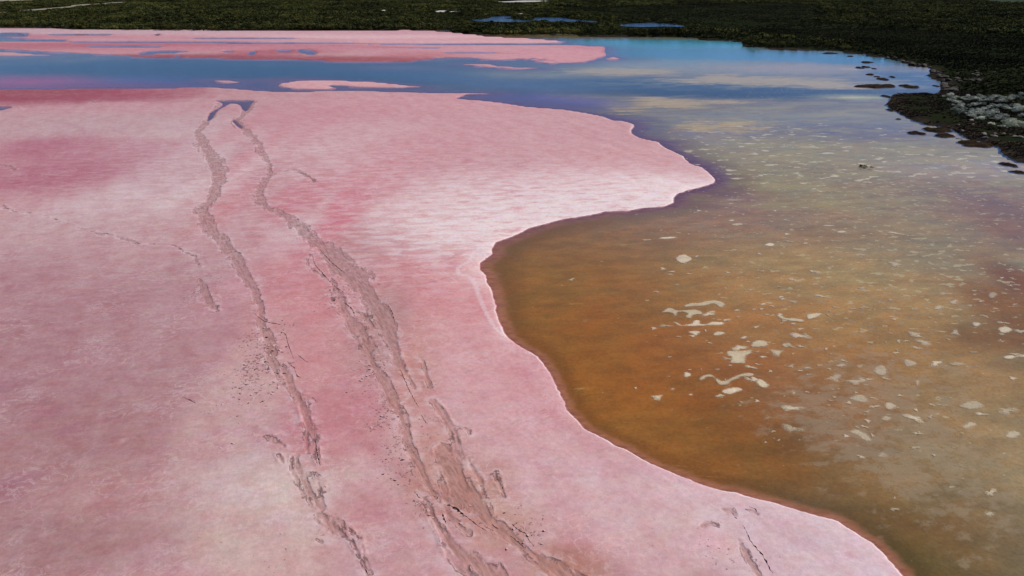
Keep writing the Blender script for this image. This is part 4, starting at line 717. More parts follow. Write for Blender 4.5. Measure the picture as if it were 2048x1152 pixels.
def mat_bed():
    t = NT('lake mud'); p = t.pos(); tint = t.attr('tint', False)
    e = t.attr('edge'); red = t.attr('red'); fl = t.attr('fleck'); sp = t.attr('specks')
    n1 = t.noise(t.mapping(p, (0.5, 1, 1), 0.15), 0.5, 7, 0.65); n2 = t.noise(p, 4.0, 5, 0.7); n3 = t.noise(t.mapping(p, (0.35, 1.2, 1), 0.1), 1.3, 6, 0.7)
    col = t.mix(1.0, tint, t.mix(t.step(n1, 0.3, 0.7), (0.85, 0.84, 0.83), (1.16, 1.17, 1.18)), 'MULTIPLY')
    col = t.mix(1.0, col, t.mix(t.step(n2, 0.3, 0.7), (0.86, 0.86, 0.85), (1.12, 1.12, 1.12)), 'MULTIPLY')
    hv = t.noise(t.mapping(p, (0.6, 1.0, 1), 0.4, (14, 2, 0)), 0.22, 8, 0.7, 0.6)
    col = t.mix(1.0, col, t.mix(t.step(hv, 0.36, 0.64), (1.07, 0.99, 0.90), (0.93, 1.01, 1.09)), 'MULTIPLY')
    ol = t.noise(t.mapping(p, (0.3, 0.8, 1), 0.05, (44, 2, 0)), 0.20, 9, 0.74, 0.4)
    col = t.mix(t.math('MULTIPLY', t.math('MULTIPLY', t.step(ol, 0.46, 0.62), t.attr('olive')), 0.65), col, (0.42, 0.36, 0.15))
    rw = t.attr('rimw')
    en = t.math('ADD', t.math('DIVIDE', e, rw), t.math('MULTIPLY', t.math('SUBTRACT', n3, 0.5), 1.7))
    dk = t.math('MULTIPLY', t.step(en, 0.6, 1.1), t.step(en, 3.2, 1.4))
    col = t.mix(t.math('MULTIPLY', t.math('MULTIPLY', dk, t.step(n1, 0.25, 0.6)), 0.62), col, t.mix(1.0, col, (0.52, 0.45, 0.36), 'MULTIPLY'))
    rim = t.step(en, 1.35, 0.25)
    col = t.mix(t.math('MULTIPLY', rim, 0.9), col, t.mix(t.step(n3, 0.35, 0.65), t.mix(red, (0.27, 0.105, 0.06), (0.105, 0.036, 0.075)), t.mix(red, (0.42, 0.185, 0.13), (0.165, 0.058, 0.105))))
    # pale salt flecks too small to pick apart
    f1 = t.noise(t.mapping(p, (0.6, 0.9, 1), 0.08, (9, 3, 0)), 1.5, 3, 0.55)
    thr = t.math('SUBTRACT', 0.76, t.math('MULTIPLY', fl, 0.17))
    fm = t.step(t.math('SUBTRACT', f1, thr), 0.0, 0.035)
    col = t.mix(t.math('MULTIPLY', fm, 0.7), col, (0.50, 0.45, 0.30))
    f2 = t.noise(t.mapping(p, (0.5, 0.8, 1), 0.03, (29, 13, 0)), 0.75, 3, 0.6)
    fm2 = t.step(t.math('SUBTRACT', f2, t.math('SUBTRACT', 0.80, t.math('MULTIPLY', t.attr('farfleck'), 0.20))), 0.0, 0.03)
    col = t.mix(t.math('MULTIPLY', fm2, 0.75), col, (0.68, 0.63, 0.47))
    mo = t.noise(t.mapping(p, (0.7, 1.0, 1), 0.3, (2, 17, 0)), 0.9, 7, 0.68)
    mm = t.step(t.math('ADD', mo, t.math('MULTIPLY', t.attr('mottle'), 0.22)), 0.62, 0.76)
    col = t.mix(t.math('MULTIPLY', mm, 0.42), col, (0.36, 0.30, 0.225))
    yn = t.noise(t.mapping(p, (0.22, 0.75, 1), 0.06, (5, 8, 0)), 0.50, 9, 0.78, 0.5)
    ym = t.step(t.math('ADD', yn, t.math('MULTIPLY', t.attr('yellow'), 0.38)), 0.60, 0.76)
    col = t.mix(t.math('MULTIPLY', ym, 0.85), col, t.mix(t.step(n3, 0.4, 0.6), (0.52, 0.34, 0.07), (0.62, 0.50, 0.22)))
    cn = t.noise(t.mapping(p, (0.5, 1.1, 1), -0.45, (61, 12, 0)), 0.9, 6, 0.6, 0.4)
    cl = t.math('MULTIPLY', t.step(t.math('ABSOLUTE', t.math('SUBTRACT', cn, 0.5)), 0.010, 0.002), t.math('MULTIPLY', t.attr('mottle'), t.step(n1, 0.4, 0.6)))
    col = t.mix(t.math('MULTIPLY', cl, 0.55), col, (0.10, 0.06, 0.035))
    # dark algae threads and pebbles
    d1 = t.noise(t.mapping(p, (0.5, 1.6, 1), -0.35, (4, 40, 0)), 2.4, 5, 0.7)
    dm = t.math('MULTIPLY', t.step(d1, 0.62, 0.72), sp)
    col = t.mix(t.math('MULTIPLY', dm, 0.6), col, (0.07, 0.05, 0.022))
    v = t.voro(p, 5.0); pb = t.math('MULTIPLY', t.step(v, 0.13, 0.07), t.math('MULTIPLY', t.step(n1, 0.45, 0.6), sp))
    col = t.mix(t.math('MULTIPLY', pb, 0.5), col, (0.42, 0.36, 0.26))
    return t.surf(col, 0.85, 0.2, t.bump(t.math('ADD', n2, t.math('MULTIPLY', n3, 0.6)), 0.35, 0.04))
def mat_water(name='brine', tintc=(0.96, 0.95, 0.93), ripple=0.02):
    t = NT(name); p = t.pos()
    w = t.noise(t.mapping(p, (0.7, 1.6, 1), 0.2), 2.2, 4, 0.6); w2 = t.noise(p, 0.10, 3, 0.5)
    nb = t.bump(t.math('ADD', w, t.math('MULTIPLY', w2, 0.4)), 1.0, ripple)
    fr = t.n.new('ShaderNodeFresnel'); fr.inputs[0].default_value = 1.34; t.l.new(nb, fr.inputs['Normal'])
    tr = t.n.new('ShaderNodeBsdfTransparent'); tr.inputs[0].default_value = (*tintc, 1)
    gl = t.n.new('ShaderNodeBsdfGlossy'); gl.inputs['Roughness'].default_value = 0.06; gl.inputs['Color'].default_value = (1, 1, 1, 1)
    t.l.new(nb, gl.inputs['Normal'])
    mx = t.n.new('ShaderNodeMixShader'); t.l.new(fr.outputs[0], mx.inputs[0]); t.l.new(tr.outputs[0], mx.inputs[1]); t.l.new(gl.outputs[0], mx.inputs[2])
    t.l.new(mx.outputs[0], t.out.inputs[0]); return t.m
def mat_ground(name, c0, c1, c2, sc=0.08, rough=0.95):
    t = NT(name); p = t.pos()
    a = t.noise(p, sc, 8, 0.65); b = t.noise(p, sc*14, 5, 0.7)
    col = t.mix(t.step(a, 0.35, 0.65), c0, c1); col = t.mix(t.step(b, 0.45, 0.75), col, c2)
    return t.surf(col, rough, 0.1, t.bump(b, 0.6, 0.1))
def mat_bank():
    t = NT('shore soil'); p = t.pos(); ls = t.attr('inland')
    a = t.noise(p, 0.10, 8, 0.66); b = t.noise(p, 1.3, 6, 0.7); c = t.noise(t.mapping(p, (0.5, 1, 1), 0.3), 0.35, 6, 0.7)
    soil = t.mix(t.step(a, 0.35, 0.65), (0.009, 0.013, 0.006), (0.015, 0.019, 0.009))
    soil = t.mix(t.step(b, 0.4, 0.75), soil, (0.019, 0.022, 0.011))
    beach = t.mix(t.step(c, 0.4, 0.62), (0.018, 0.014, 0.011), (0.042, 0.033, 0.026))
    beach = t.mix(t.step(b, 0.55, 0.72), beach, (0.070, 0.052, 0.036))
    f = t.step(t.math('ADD', ls, t.math('MULTIPLY', t.math('SUBTRACT', c, 0.5), 6.0)), 5.0, 1.0)
    return t.surf(t.mix(f, soil, beach), 1.0, 0.0, t.bump(b, 0.6, 0.12))
M_SALT = mat_salt(); M_BED = mat_bed(); M_WATER = mat_water()
M_POND = mat_water('pond water', (0.30, 0.36, 0.42), 0.06)
M_LAND = mat_bank()
M_SAND = mat_ground('pale track sand', (0.24, 0.21, 0.15), (0.30, 0.27, 0.21), (0.17, 0.15, 0.10), 0.05)
M_PAN = mat_ground('dry salt pan', (0.45, 0.44, 0.40), (0.52, 0.50, 0.46), (0.36, 0.33, 0.28), 0.05)
M_FIELD = mat_ground('green paddock', (0.012, 0.026, 0.007), (0.018, 0.036, 0.009), (0.022, 0.028, 0.009), 0.03)

# ---------------------------------------------------------------- salt flat
PHI0 = math.atan(CAM_H/20.5); PHI1 = math.atan(CAM_H/455.0)
NR, NC, KX = 620, 1000, 0.86
gx, gy = rows_grid(PHI0, PHI1, NR, KX, NC)
ge = salt_edge(gx, gy)
live = ge > -1.2-0.004*gy
gm = np.full(gx.shape, -8.0); gm[live] = mud_field(gx[live], gy[live])
gz = np.full(gx.shape, -0.4); gz[live] = salt_height(gx[live], gy[live], ge[live], gm[live])
tint = np.zeros((len(gx), 3))
SALT_GAIN = np.array([0.945, 0.86, 0.79])
tint[live] = blend_blobs(gx[live], gy[live], SALT_BLOBS, (0.535, 0.300, 0.340), 0.12, 40)*SALT_GAIN
_m = np.array([0.515, 0.255, 0.262]); tint[live] = np.clip(_m+(tint[live]-_m)*np.array([1.05, 1.02, 1.02]), np.array([0.2, 0.07, 0.08]), 0.80)
def soft(x, y, cx, cy, rx, ry, k=1.0):
    return np.exp(-(((x-cx)/rx)**2+((y-cy)/ry)**2)*k)
streak = np.clip(1.2*soft(gx, gy, 10, 96, 24, 19)+0.5*soft(gx, gy, -2, 84, 14, 10)+0.30*soft(gx, gy, -40, 120, 30, 30)+0.05, 0, 1)
flecks = np.zeros(gx.shape)
for (cx, cy, rx, ry, s) in FLECKS: flecks = np.maximum(flecks, s*soft(gx, gy, cx, cy, rx*1.2, ry*1.2))
wline = np.full(gx.shape, -8.0)
for s in WHITE_LINES: wline = np.maximum(wline, np.maximum(strand(gx, gy, ease(s, 3)), -8))
grey = np.clip((gy-44)/26, 0, 1)*0.9-0.1
rimw = 0.05+0.0010*gy+0.022*np.clip(gy-150, 0, 300)
pd = np.full(gx.shape, -1e9)
for p in POOLS: pd = np.maximum(pd, sdf(gx, gy, p))
rimk = sstep(-0.5-0.02*gy, -2.0-0.05*gy, pd)*sstep(190, 120, gy)*(0.15+0.85*sstep(-.35, .35, fbm(gx, gy, 3.0, 4, 33)))
me = mesh_np('salt_flat', np.stack([gx, gy, gz], 1), lattice_faces(NR, NC, live), {'tint': tint, 'edge': ge, 'mud': gm, 'streak': streak, 'whiteline': wline, 'grey': grey, 'rimk': rimk, 'flecks': flecks, 'rimw': rimw})
salt_flat = add('salt_flat', me, M_SALT, kind='structure')

# ---------------------------------------------------------------- lake bed
NRb, NCb = 330, 560
bx, by = rows_grid(math.atan(CAM_H/20.0), math.atan(CAM_H/620.0), NRb, 0.9, NCb)
be = salt_edge(bx, by); bz = bed_height(bx, by, be)
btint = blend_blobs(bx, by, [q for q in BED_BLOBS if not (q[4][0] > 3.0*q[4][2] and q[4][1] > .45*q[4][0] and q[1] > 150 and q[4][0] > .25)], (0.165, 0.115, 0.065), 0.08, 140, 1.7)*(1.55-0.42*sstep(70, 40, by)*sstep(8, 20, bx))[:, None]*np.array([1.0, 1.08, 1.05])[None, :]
red = sstep(68, 112, by)
fleck = np.clip(0.9*soft(bx, by, 55, 105, 40, 30)+0.8*soft(bx, by, 40, 70, 26, 18)+0.7*soft(bx, by, 75, 200, 60, 60)+0.5*soft(bx, by, 26, 46, 14, 10), 0, 1)
farfleck = np.clip(1.0*soft(bx, by, 53, 150, 34, 26)+0.8*soft(bx, by, 62, 118, 34, 14)+0.6*soft(bx, by, 40, 120, 20, 20)+0.5*soft(bx, by, 90, 130, 20, 20), 0, 1)
mottle = np.clip(0.9*soft(bx, by, 26.5, 42, 6, 5)+0.8*soft(bx, by, 24, 46, 7, 4)+0.8*soft(bx, by, 30, 52, 9, 6)+0.6*soft(bx, by, 28, 36, 7, 5)+.5*soft(bx, by, 36, 66, 12, 10), 0, 1)
yellow = np.zeros(bx.shape)
for (cx, cy, rx, ry, c, s) in BED_BLOBS:
    if c[0] > 3.0*c[2] and c[1] > .45*c[0] and cy > 150 and c[0] > .25: yellow = np.maximum(yellow, s*soft(bx, by, cx, cy, rx*1.1, ry*1.2))
specks = np.clip(soft(bx, by, 30, 36, 10, 12)+0.8*soft(bx, by, 40, 60, 16, 20)+0.3, 0, 1)
brim = 0.75+0.030*np.clip(by-50, 0, 120)+0.01*np.clip(by-170, 0, 300)
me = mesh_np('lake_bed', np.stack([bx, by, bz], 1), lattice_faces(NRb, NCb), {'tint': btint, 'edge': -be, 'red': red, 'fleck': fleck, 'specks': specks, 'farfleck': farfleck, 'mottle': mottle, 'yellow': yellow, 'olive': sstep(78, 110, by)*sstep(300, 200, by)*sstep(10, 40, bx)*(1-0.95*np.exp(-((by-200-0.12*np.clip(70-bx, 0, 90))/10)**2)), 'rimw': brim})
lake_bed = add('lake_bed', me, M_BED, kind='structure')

# ---------------------------------------------------------------- water
wx, wy = rows_grid(math.atan(CAM_H/19.5), math.atan(CAM_H/610.0), 40, 0.9, 40)
me = mesh_np('lake_water', np.stack([wx, wy, np.zeros_like(wx)], 1), lattice_faces(40, 40))
lake_water = add('lake_water', me, M_WATER, kind='structure')

# ---------------------------------------------------------------- land round the lake, out to the horizon
NRl, NCl = 260, 420
lx, ly = rows_grid(math.atan(CAM_H/16.0), math.atan(CAM_H/1500.0), NRl, 1.25, NCl)
far = np.geomspace(1600, 40000, 24)
fx = np.repeat(np.linspace(-1.25, 1.25, NCl)[None, :], 24, 0)*(0.9186*far[:, None]+0.3952*CAM_H)
lx = np.concatenate([lx, fx.ravel()]); ly = np.concatenate([ly, np.repeat(far, NCl)])
lsd = land_sdf(lx, ly); lz = land_height(lx, ly, lsd)
me = mesh_np('ground', np.stack([lx, ly, lz], 1), lattice_faces(NRl+24, NCl), {'inland': lsd})
ground = add('ground', me, M_LAND, kind='structure')

def flat_sheet(name, poly, z, mat, wob=0.0, seed=0, **kw):
    pts = ease_closed(poly, 4)
    if wob:
        a = np.array(pts); n = len(a)
        a[:, 0] += fbm(a[:, 0], a[:, 1], 25, 3, seed)*wob; a[:, 1] += fbm(a[:, 0]+99, a[:, 1], 25, 3, seed+7)*wob*2
        pts = [tuple(q) for q in a]
    vs = [Vector((q[0], q[1], 0)) for q in pts]
    tris = geometry.tessellate_polygon([vs])
    me = bpy.data.meshes.new(name); me.from_pydata([(q[0], q[1], z) for q in pts], [], [tuple(q) for q in tris])
    me.update()
    if me.polygons and sum(pl.normal.z for pl in me.polygons) < 0: me.flip_normals()
    return add(name, me, mat, **kw)
for i, p in enumerate(PONDS): flat_sheet('pond_water', p, 0.95, M_POND, 1.2, 300+i, kind='structure')
for i, p in enumerate(SALTPANS): flat_sheet('salt_pan', p, 1.25, M_PAN, 1.5, 320+i, kind='structure')
flat_sheet('sand_track', TRACK, 1.3, M_SAND, 1.0, 350, kind='structure')
flat_sheet('sand_flat', SANDY, 1.35, M_SAND, 0, 360, kind='structure')
flat_sheet('green_field', FIELD, 1.35, M_FIELD, 0, 361, kind='structure')

# ---------------------------------------------------------------- materials of the things
def mat_plate(name, c0, c1, sc=6.0):
    t = NT(name); p = t.pos(); a = t.noise(p, sc, 5, 0.65)
    oi = t.n.new('ShaderNodeObjectInfo').outputs['Random']
    col = t.mix(t.step(a, 0.3, 0.7), c0, c1)
    col = t.mix(1.0, col, t.mix(oi, (0.82, 0.80, 0.80), (1.12, 1.10, 1.10)), 'MULTIPLY')
    return t.surf(col, 0.75, 0.2, t.bump(a, 0.4, 0.02))
M_PLATE = mat_plate('pink crust plate', (0.44, 0.25, 0.255), (0.58, 0.39, 0.40))
M_MUD = mat_plate('damp brown mud', (0.15, 0.078, 0.068), (0.24, 0.130, 0.112))
M_MUD_SHADE = mat_plate('dark mud and rim shade', (0.045, 0.026, 0.026), (0.075, 0.042, 0.040))  # exposed mud, darkened further with the shade below crack rims
def mat_patch(k=1.0, nm='pale salt mat'):
    t = NT(nm); p = t.pos(); a = t.noise(p, 9.0, 4, 0.7); b = t.noise(p, 1.2, 5, 0.6)
    v = t.voro(p, 8.0)
    col = t.mix(t.step(a, 0.3, 0.65), (0.56, 0.50, 0.37), (0.80, 0.75, 0.61))
    col = t.mix(t.step(b, 0.42, 0.7), col, (0.62, 0.50, 0.40)); col = t.mix(t.step(v, 0.14, 0.05, 0, 0.5), col, (0.22, 0.15, 0.08))
    dd = t.math('ADD', t.attr('d'), t.math('MULTIPLY', t.math('SUBTRACT', a, 0.5), 0.5))
    al = t.step(t.math('ADD', dd, t.math('MULTIPLY', t.math('SUBTRACT', b, 0.5), 0.6)), 0.0, 0.45, 0.0, k)
    oi = t.n.new('ShaderNodeObjectInfo').outputs['Random']
    col = t.mix(1.0, col, t.mix(oi, (0.80, 0.76, 0.70), (1.1, 1.1, 1.12)), 'MULTIPLY')
    t.surf(col, 0.85, 0.2, t.bump(a, 0.4, 0.02))
    t.l.new(al, [n for n in t.n if n.type == 'BSDF_PRINCIPLED'][0].inputs['Alpha']); return t.m
M_PATCH = mat_patch(); M_FAINT = mat_patch(0.68, 'sunken salt mat')
def mat_rock(k=1.0, nm='shore rock'):
    t = NT(nm); p = t.pos(); a = t.noise(p, 1.1, 7, 0.7); b = t.noise(p, 5, 4, 0.7)
    oi = t.n.new('ShaderNodeObjectInfo').outputs['Random']
    col = t.mix(t.step(a, 0.35, 0.68), (0.018, 0.016, 0.014), (0.070, 0.062, 0.055))
    col = t.mix(t.step(b, 0.6, 0.75), col, (0.16, 0.145, 0.125))
    col = t.mix(1.0, col, t.mix(oi, (0.5*k, 0.5*k, 0.5*k), (2.3*k, 2.15*k, 2.0*k)), 'MULTIPLY')
    return t.surf(col, 0.9, 0.15, t.bump(t.math('ADD', a, t.math('MULTIPLY', b, 0.3)), 0.9, 0.15))
def mat_islet():
    t = NT('islet mud and algae'); p = t.pos(); a = t.noise(p, 0.8, 6, 0.7); b = t.noise(p, 4.0, 4, 0.7)
    z = t.n.new('ShaderNodeSeparateXYZ'); t.l.new(p, z.inputs[0])
    col = t.mix(t.step(a, 0.35, 0.65), (0.016, 0.012, 0.009), (0.042, 0.030, 0.018)); col = t.mix(t.step(b, 0.55, 0.75), col, (0.040, 0.036, 0.014))
    col = t.mix(t.step(z.outputs[2], 0.05, 0.01, 0, 0.7), col, (0.085, 0.038, 0.020))
    return t.surf(col, 1.0, 0.0, t.bump(b, 1.0, 0.15))
M_ROCK = mat_rock(); M_ROCK2 = mat_rock(3.2, 'pale grey limestone'); M_ISLET = mat_islet()
def mat_leaf(name, c0, c1, var=0.5):
    t = NT(name); p = t.pos(); a = t.noise(p, 0.9, 4, 0.7); b = t.noise(p, 0.02, 3, 0.6)
    oi = t.n.new('ShaderNodeObjectInfo').outputs['Random']
    col = t.mix(t.step(t.math('ADD', t.math('MULTIPLY', a, 0.5), t.math('MULTIPLY', oi, 0.5)), 0.25, 0.75), c0, c1)
    col = t.mix(1.0, col, t.mix(t.step(b, 0.38, 0.62), (0.95, 0.97, 0.95), (2.3, 2.2, 1.8)), 'MULTIPLY')
    return t.surf(col, 0.9, 0.06)
M_LEAF = mat_leaf('dark scrub leaves', (0.013, 0.018, 0.007), (0.050, 0.056, 0.020))
M_LEAF2 = mat_leaf('olive scrub leaves', (0.018, 0.020, 0.007), (0.070, 0.064, 0.018))
M_SEDGE = mat_leaf('sedge blades', (0.008, 0.010, 0.005), (0.019, 0.022, 0.010))
M_PALE = mat_leaf('grey saltbush leaves', (0.24, 0.26, 0.21), (0.62, 0.62, 0.53))
M_STEM = mat_ground('grey wood', (0.05, 0.04, 0.03), (0.09, 0.075, 0.06), (0.03, 0.025, 0.02), 2.0)

# ---------------------------------------------------------------- crust plates, cracks on the salt flat
def plate_mesh(i):
    rnd = random.Random(100+i); n = rnd.randint(5, 8); bm = bmesh.new(); top = []; bot = []
    for k in range(n):
        a = 2*math.pi*(k+rnd.uniform(-.3, .3))/n; r = rnd.uniform(.6, 1.1)
        x, y = r*math.cos(a)*1.25, r*math.sin(a)*0.8
        top.append(bm.verts.new((x, y, 0.10+rnd.uniform(-.03, .04)))); bot.append(bm.verts.new((x*.9, y*.9, 0)))
    ft = bm.faces.new(top); fb = bm.faces.new(bot[::-1]); fb.material_index = 1
    for k in range(n):
        f = bm.faces.new((bot[k], bot[(k+1) % n], top[(k+1) % n], top[k])); f.material_index = 1
    bmesh.ops.triangulate(bm, faces=[ft, fb])
    me = bpy.data.meshes.new('crust_plate'); bm.to_mesh(me); bm.free()
    me.materials.append(M_PLATE); me.materials.append(M_MUD); return me
PLATE_MESH = [plate_mesh(i) for i in range(10)]
pl_pts = []
for (cx, cy, rx, ry, n) in PLATES:
    for _ in range(int(n)): pl_pts.append((cx+random.gauss(0, .7)*rx, cy+random.gauss(0, .7)*ry))
pl_pts = pl_pts[:330]
pa = np.array(pl_pts); pe = salt_edge(pa[:, 0], pa[:, 1]); pzz = salt_height(pa[:, 0], pa[:, 1], pe)
cnt = 0
for (x, y), z, e in zip(pl_pts, pzz, pe):
    if e < 0.6 or cnt >= 298: continue
    o = add('crust_plate', random.choice(PLATE_MESH), None, salt_flat)
    s = random.uniform(.03, .11)*(1+y/90)
    o.scale = (s, s, s*random.uniform(.7, 1.1)); o.location = (x, y, z-0.005+0.12*s)
    o.rotation_euler = (random.gauss(0, .28), random.gauss(0.15, .28), random.uniform(0, 6.28)); cnt += 1

def crack_mesh(pts, seed):
    rnd = random.Random(seed); q = ease(pts, 5); a = np.array(q); out = []
    # jagged resample
    seg = np.hypot(np.diff(a[:, 0]), np.diff(a[:, 1])); L = np.concatenate([[0], np.cumsum(seg)])
    n = max(8, int(L[-1]/0.12)); n = min(n, 160); s = np.linspace(0, L[-1], n)
    x = np.interp(s, L, a[:, 0]); y = np.interp(s, L, a[:, 1]); w = np.interp(s, L, a[:, 2])
    dx = np.gradient(x); dy = np.gradient(y); l = np.hypot(dx, dy)+1e-9; nx, ny = dy/l, -dx/l      # right-hand normal
    jit = np.array([rnd.gauss(0, 1) for _ in range(n)])*w*0.55; x = x+nx*jit; y = y+ny*jit
    w = w*0.8*np.array([rnd.choice((.1, .5, .8, 1.0, 1.4)) for _ in range(n)]); w[0] = w[-1] = 0.004
    sgn = np.where(nx > 0, 1.0, -1.0); nx, ny = nx*sgn, ny*sgn
    h = np.clip(w*1.3, 0.015, 0.14)
    offs = [(-1.0, 0.004), (0.75, 0.010), (1.0, None), (1.9, 0.006)]
    vs = []
    for k, (of, zz) in enumerate(offs):
        px = x+nx*w*of; py = y+ny*w*of; z = salt_height(px, py)
        vs.append(np.stack([px, py, z+(h if zz is None else zz)], 1))
    v = np.concatenate(vs); f = []; mi = []
    for k in range(3):
        for i in range(n-1):
            f.append((k*n+i, (k+1)*n+i, (k+1)*n+i+1, k*n+i+1)); mi.append((0, 0, 1)[k])
    me = mesh_np('crack', v, np.array(f), None, False); me.polygons.foreach_set('material_index', np.array(mi, np.int32))
    return me
for i, c in enumerate(CRACKS): add('crack', crack_mesh(c, i), [M_MUD_SHADE if i in (1, 5, 6, 9, 12, 0) else M_MUD, M_PLATE], salt_flat)  # dark strip paints the lip's shade together with bared mud

# ---------------------------------------------------------------- pale salt mats lying in the shallows
FAINT = set(range(30, 38))|set(range(40, 45))|{46, 48}|set(range(60, 69))
def field_mesh(name, poly, n, fn):
    xs = [p[0] for p in poly]; ys = [p[1] for p in poly]; m = 0.12*max(max(xs)-min(xs), max(ys)-min(ys))+.05
    cell = max(max(xs)-min(xs), max(ys)-min(ys))/n
    nx = int((max(xs)-min(xs)+2*m)/cell)+2; ny = int((max(ys)-min(ys)+2*m)/cell)+2
    X, Y = np.meshgrid(min(xs)-m+cell*np.arange(nx), min(ys)-m+cell*np.arange(ny)); X = X.ravel(); Y = Y.ravel()
    d = sdf(X, Y, poly); z, live = fn(X, Y, d, cell)
    return mesh_np(name, np.stack([X, Y, z], 1), lattice_faces(ny, nx, live), {'d': PD} if name == 'salt_patch' else None)
def patch_fn(X, Y, d, cell):
    d = d+fbm(X, Y, 0.45, 4, 51, .65)*0.10+fbm(X, Y, cell*5, 2, 52)*cell*1.2
    z0 = bed_height(X, Y, np.full(X.shape, -20.0))
    global PD; PD = d*1.6
    return np.where(d > 0, z0+0.012+0.030*(1-np.exp(-d/0.10)), z0+np.maximum(d*0.8, -.1)), d > -cell*1.5
for i, p in enumerate(PATCHES): add('salt_patch', field_mesh('salt_patch', ease_closed(p, 3), 34, patch_fn), M_FAINT if i in FAINT else M_PATCH, lake_bed)
def small_patch(i):
    rnd = random.Random(400+i); n = 20; v = [(0, 0, .028)]; ph = [rnd.uniform(0, 6.28) for _ in range(3)]
    for ring, (rr, zz) in enumerate(((0.6, .022), (1.0, -.02))):
        for k in range(n):
            a = 2*math.pi*k/n; r = rr*(1+.30*math.sin(2*a+ph[0])+.26*math.sin(3*a+ph[1])+.16*math.sin(5*a+ph[2])+rnd.uniform(-.16, .16))
            v.append((r*1.5*math.cos(a), r*math.sin(a), zz+(rnd.uniform(-.008, .008) if ring == 0 else 0)))
    f = [(0, 1+k, 1+(k+1) % n) for k in range(n)]+[(1+k, 1+n+k, 1+n+(k+1) % n, 1+(k+1) % n) for k in range(n)]
    me = bpy.data.meshes.new('salt_patch'); me.from_pydata(v, [], f); me.update(); me.materials.append(M_FAINT if i % 2 else M_PATCH)
    at = me.attributes.new('d', 'FLOAT', 'POINT'); at.data.foreach_set('value', np.array([.45]+[.22]*n+[-.14]*n, np.float32))
    me.polygons.foreach_set('use_smooth', np.ones(len(f), bool)); return me
SP = [small_patch(i) for i in range(9)]
done = 0; tries = 0
ZN = [(20, 62, 10, 14, .8), (38, 62, 14, 16, 1.0), (30, 50, 12, 8, 1.0), (45, 95, 30, 24, .8), (28, 86, 14, 16, .7), (26, 42, 9, 8, .7), (20, 51, 6, 8, .6)]
while done < 228 and tries < 4000:
    tries += 1; c = random.choice(ZN)
    if random.random() > c[4]: continue
    x = random.gauss(c[0], c[2]*.6); y = random.gauss(c[1], c[3]*.6)
    e = float(salt_edge(np.array([x]), np.array([y]))[0])
    if e > -3.5: continue
    o = add('salt_patch', random.choice(SP), None, lake_bed)
    s = min(random.lognormvariate(-1.6, .6), .62)*(0.6+y/110); o.scale = (s, s*random.uniform(.7, 1.1), 1)
    o.location = (x, y, float(bed_height(np.array([x]), np.array([y]), np.array([e]))[0])+.018)
    o.rotation_euler = (0, 0, random.gauss(0.05, .5)); done += 1

# ---------------------------------------------------------------- islets and boulders of the right-hand cove
ISLET_LABELS = [
 'long thin dark islet at the back of the blue cove', 'small dark islet at the left end of a row of three in the blue cove',
 'dark islet in the middle of the row of three in the blue cove', 'tiny dark islet at the right end of the row of three in the blue cove',
 'small oval dark islet just below the row of three in the blue cove', 'tiny flat islet between two oval islets in the blue cove',
 'thick dark oval islet ending the slanting chain in the blue cove', 'tiny islet beside a pale sandy patch in the blue cove',
 'longest dark islet with reddish rim across the mouth of the cove', 'flat brown islet just right of the longest islet in the cove mouth',
 'tiny dark rock islet alone beside the boulders of the right shore', 'small dark islet off the upper left tip of the brown mud point',
 'small dark islet off the lower left edge of the brown mud point', 'thin low sliver of an islet under the brown mud point',
 'reddish brown oval islet standing clear of the shore below the mud point', 'largest brown islet hugging the shore below the mud point',
 'brown islet directly in front of the largest shore-hugging islet', 'long flat brown algae-covered islet off the right-hand shore',
 'small dark islet near the right edge, second lowest of all islets', 'lowest dark islet at the right edge of the photo',
 'flat dark islet off the far shoreline beside pale sand', 'thin sliver of an islet off the shoreline above the blue cove',
 'dark low islet at the tip of the far headland spit']
for i, ((x, y, rx, ry), lab) in enumerate(zip(ISLETS, ISLET_LABELS)):
    rnd = random.Random(600+i); ph = [rnd.uniform(0, 6.28) for _ in range(3)]
    poly = []
    for k in range(26):
        a = 2*math.pi*k/26; r = 1+.14*math.sin(2*a+ph[0])+.12*math.sin(3*a+ph[1])+.10*math.sin(5*a+ph[2])+rnd.uniform(-.06, .06)
        poly.append((x+rx*r*math.cos(a), y+ry*r*math.sin(a)))
    hh = min(0.16+0.05*min(rx, ry), 0.38)
    def fn(X, Y, d, cell, hh=hh, i=i):
        d = d+fbm(X, Y, 1.2, 3, 60+i)*.25
        return np.where(d > 0, hh*(1-np.exp(-d/.35))+.16*fbm(X, Y, .9, 4, 66, .65)*np.clip(d/.3, 0, 1), np.maximum(d*.6, -.3)), d > -cell*1.6
    add('mud_islet', field_mesh('mud_islet', poly, 44, fn), M_ISLET, label=lab, cat='islet', group='dark mud islets along the right shore')
def boulder_mesh(i, mat=None):
    rnd = random.Random(800+i); bm = bmesh.new(); bmesh.ops.create_icosphere(bm, subdivisions=3, radius=1)
    ax = [(Vector((rnd.gauss(0, 1), rnd.gauss(0, 1), rnd.gauss(0, 1))).normalized(), rnd.uniform(.45, .85)) for _ in range(9)]
    for v in bm.verts:
        for n, d in ax:
            q = v.co.dot(n)
            if q > d: v.co -= n*(q-d)*.85
        v.co *= 1+rnd.uniform(-.035, .035); v.co.z *= .62
    me = bpy.data.meshes.new('boulder'); bm.to_mesh(me); bm.free(); me.materials.append(mat or M_ROCK); return me
BM = [boulder_mesh(i) for i in range(7)]; BM2 = [boulder_mesh(i, M_ROCK2) for i in range(7)]
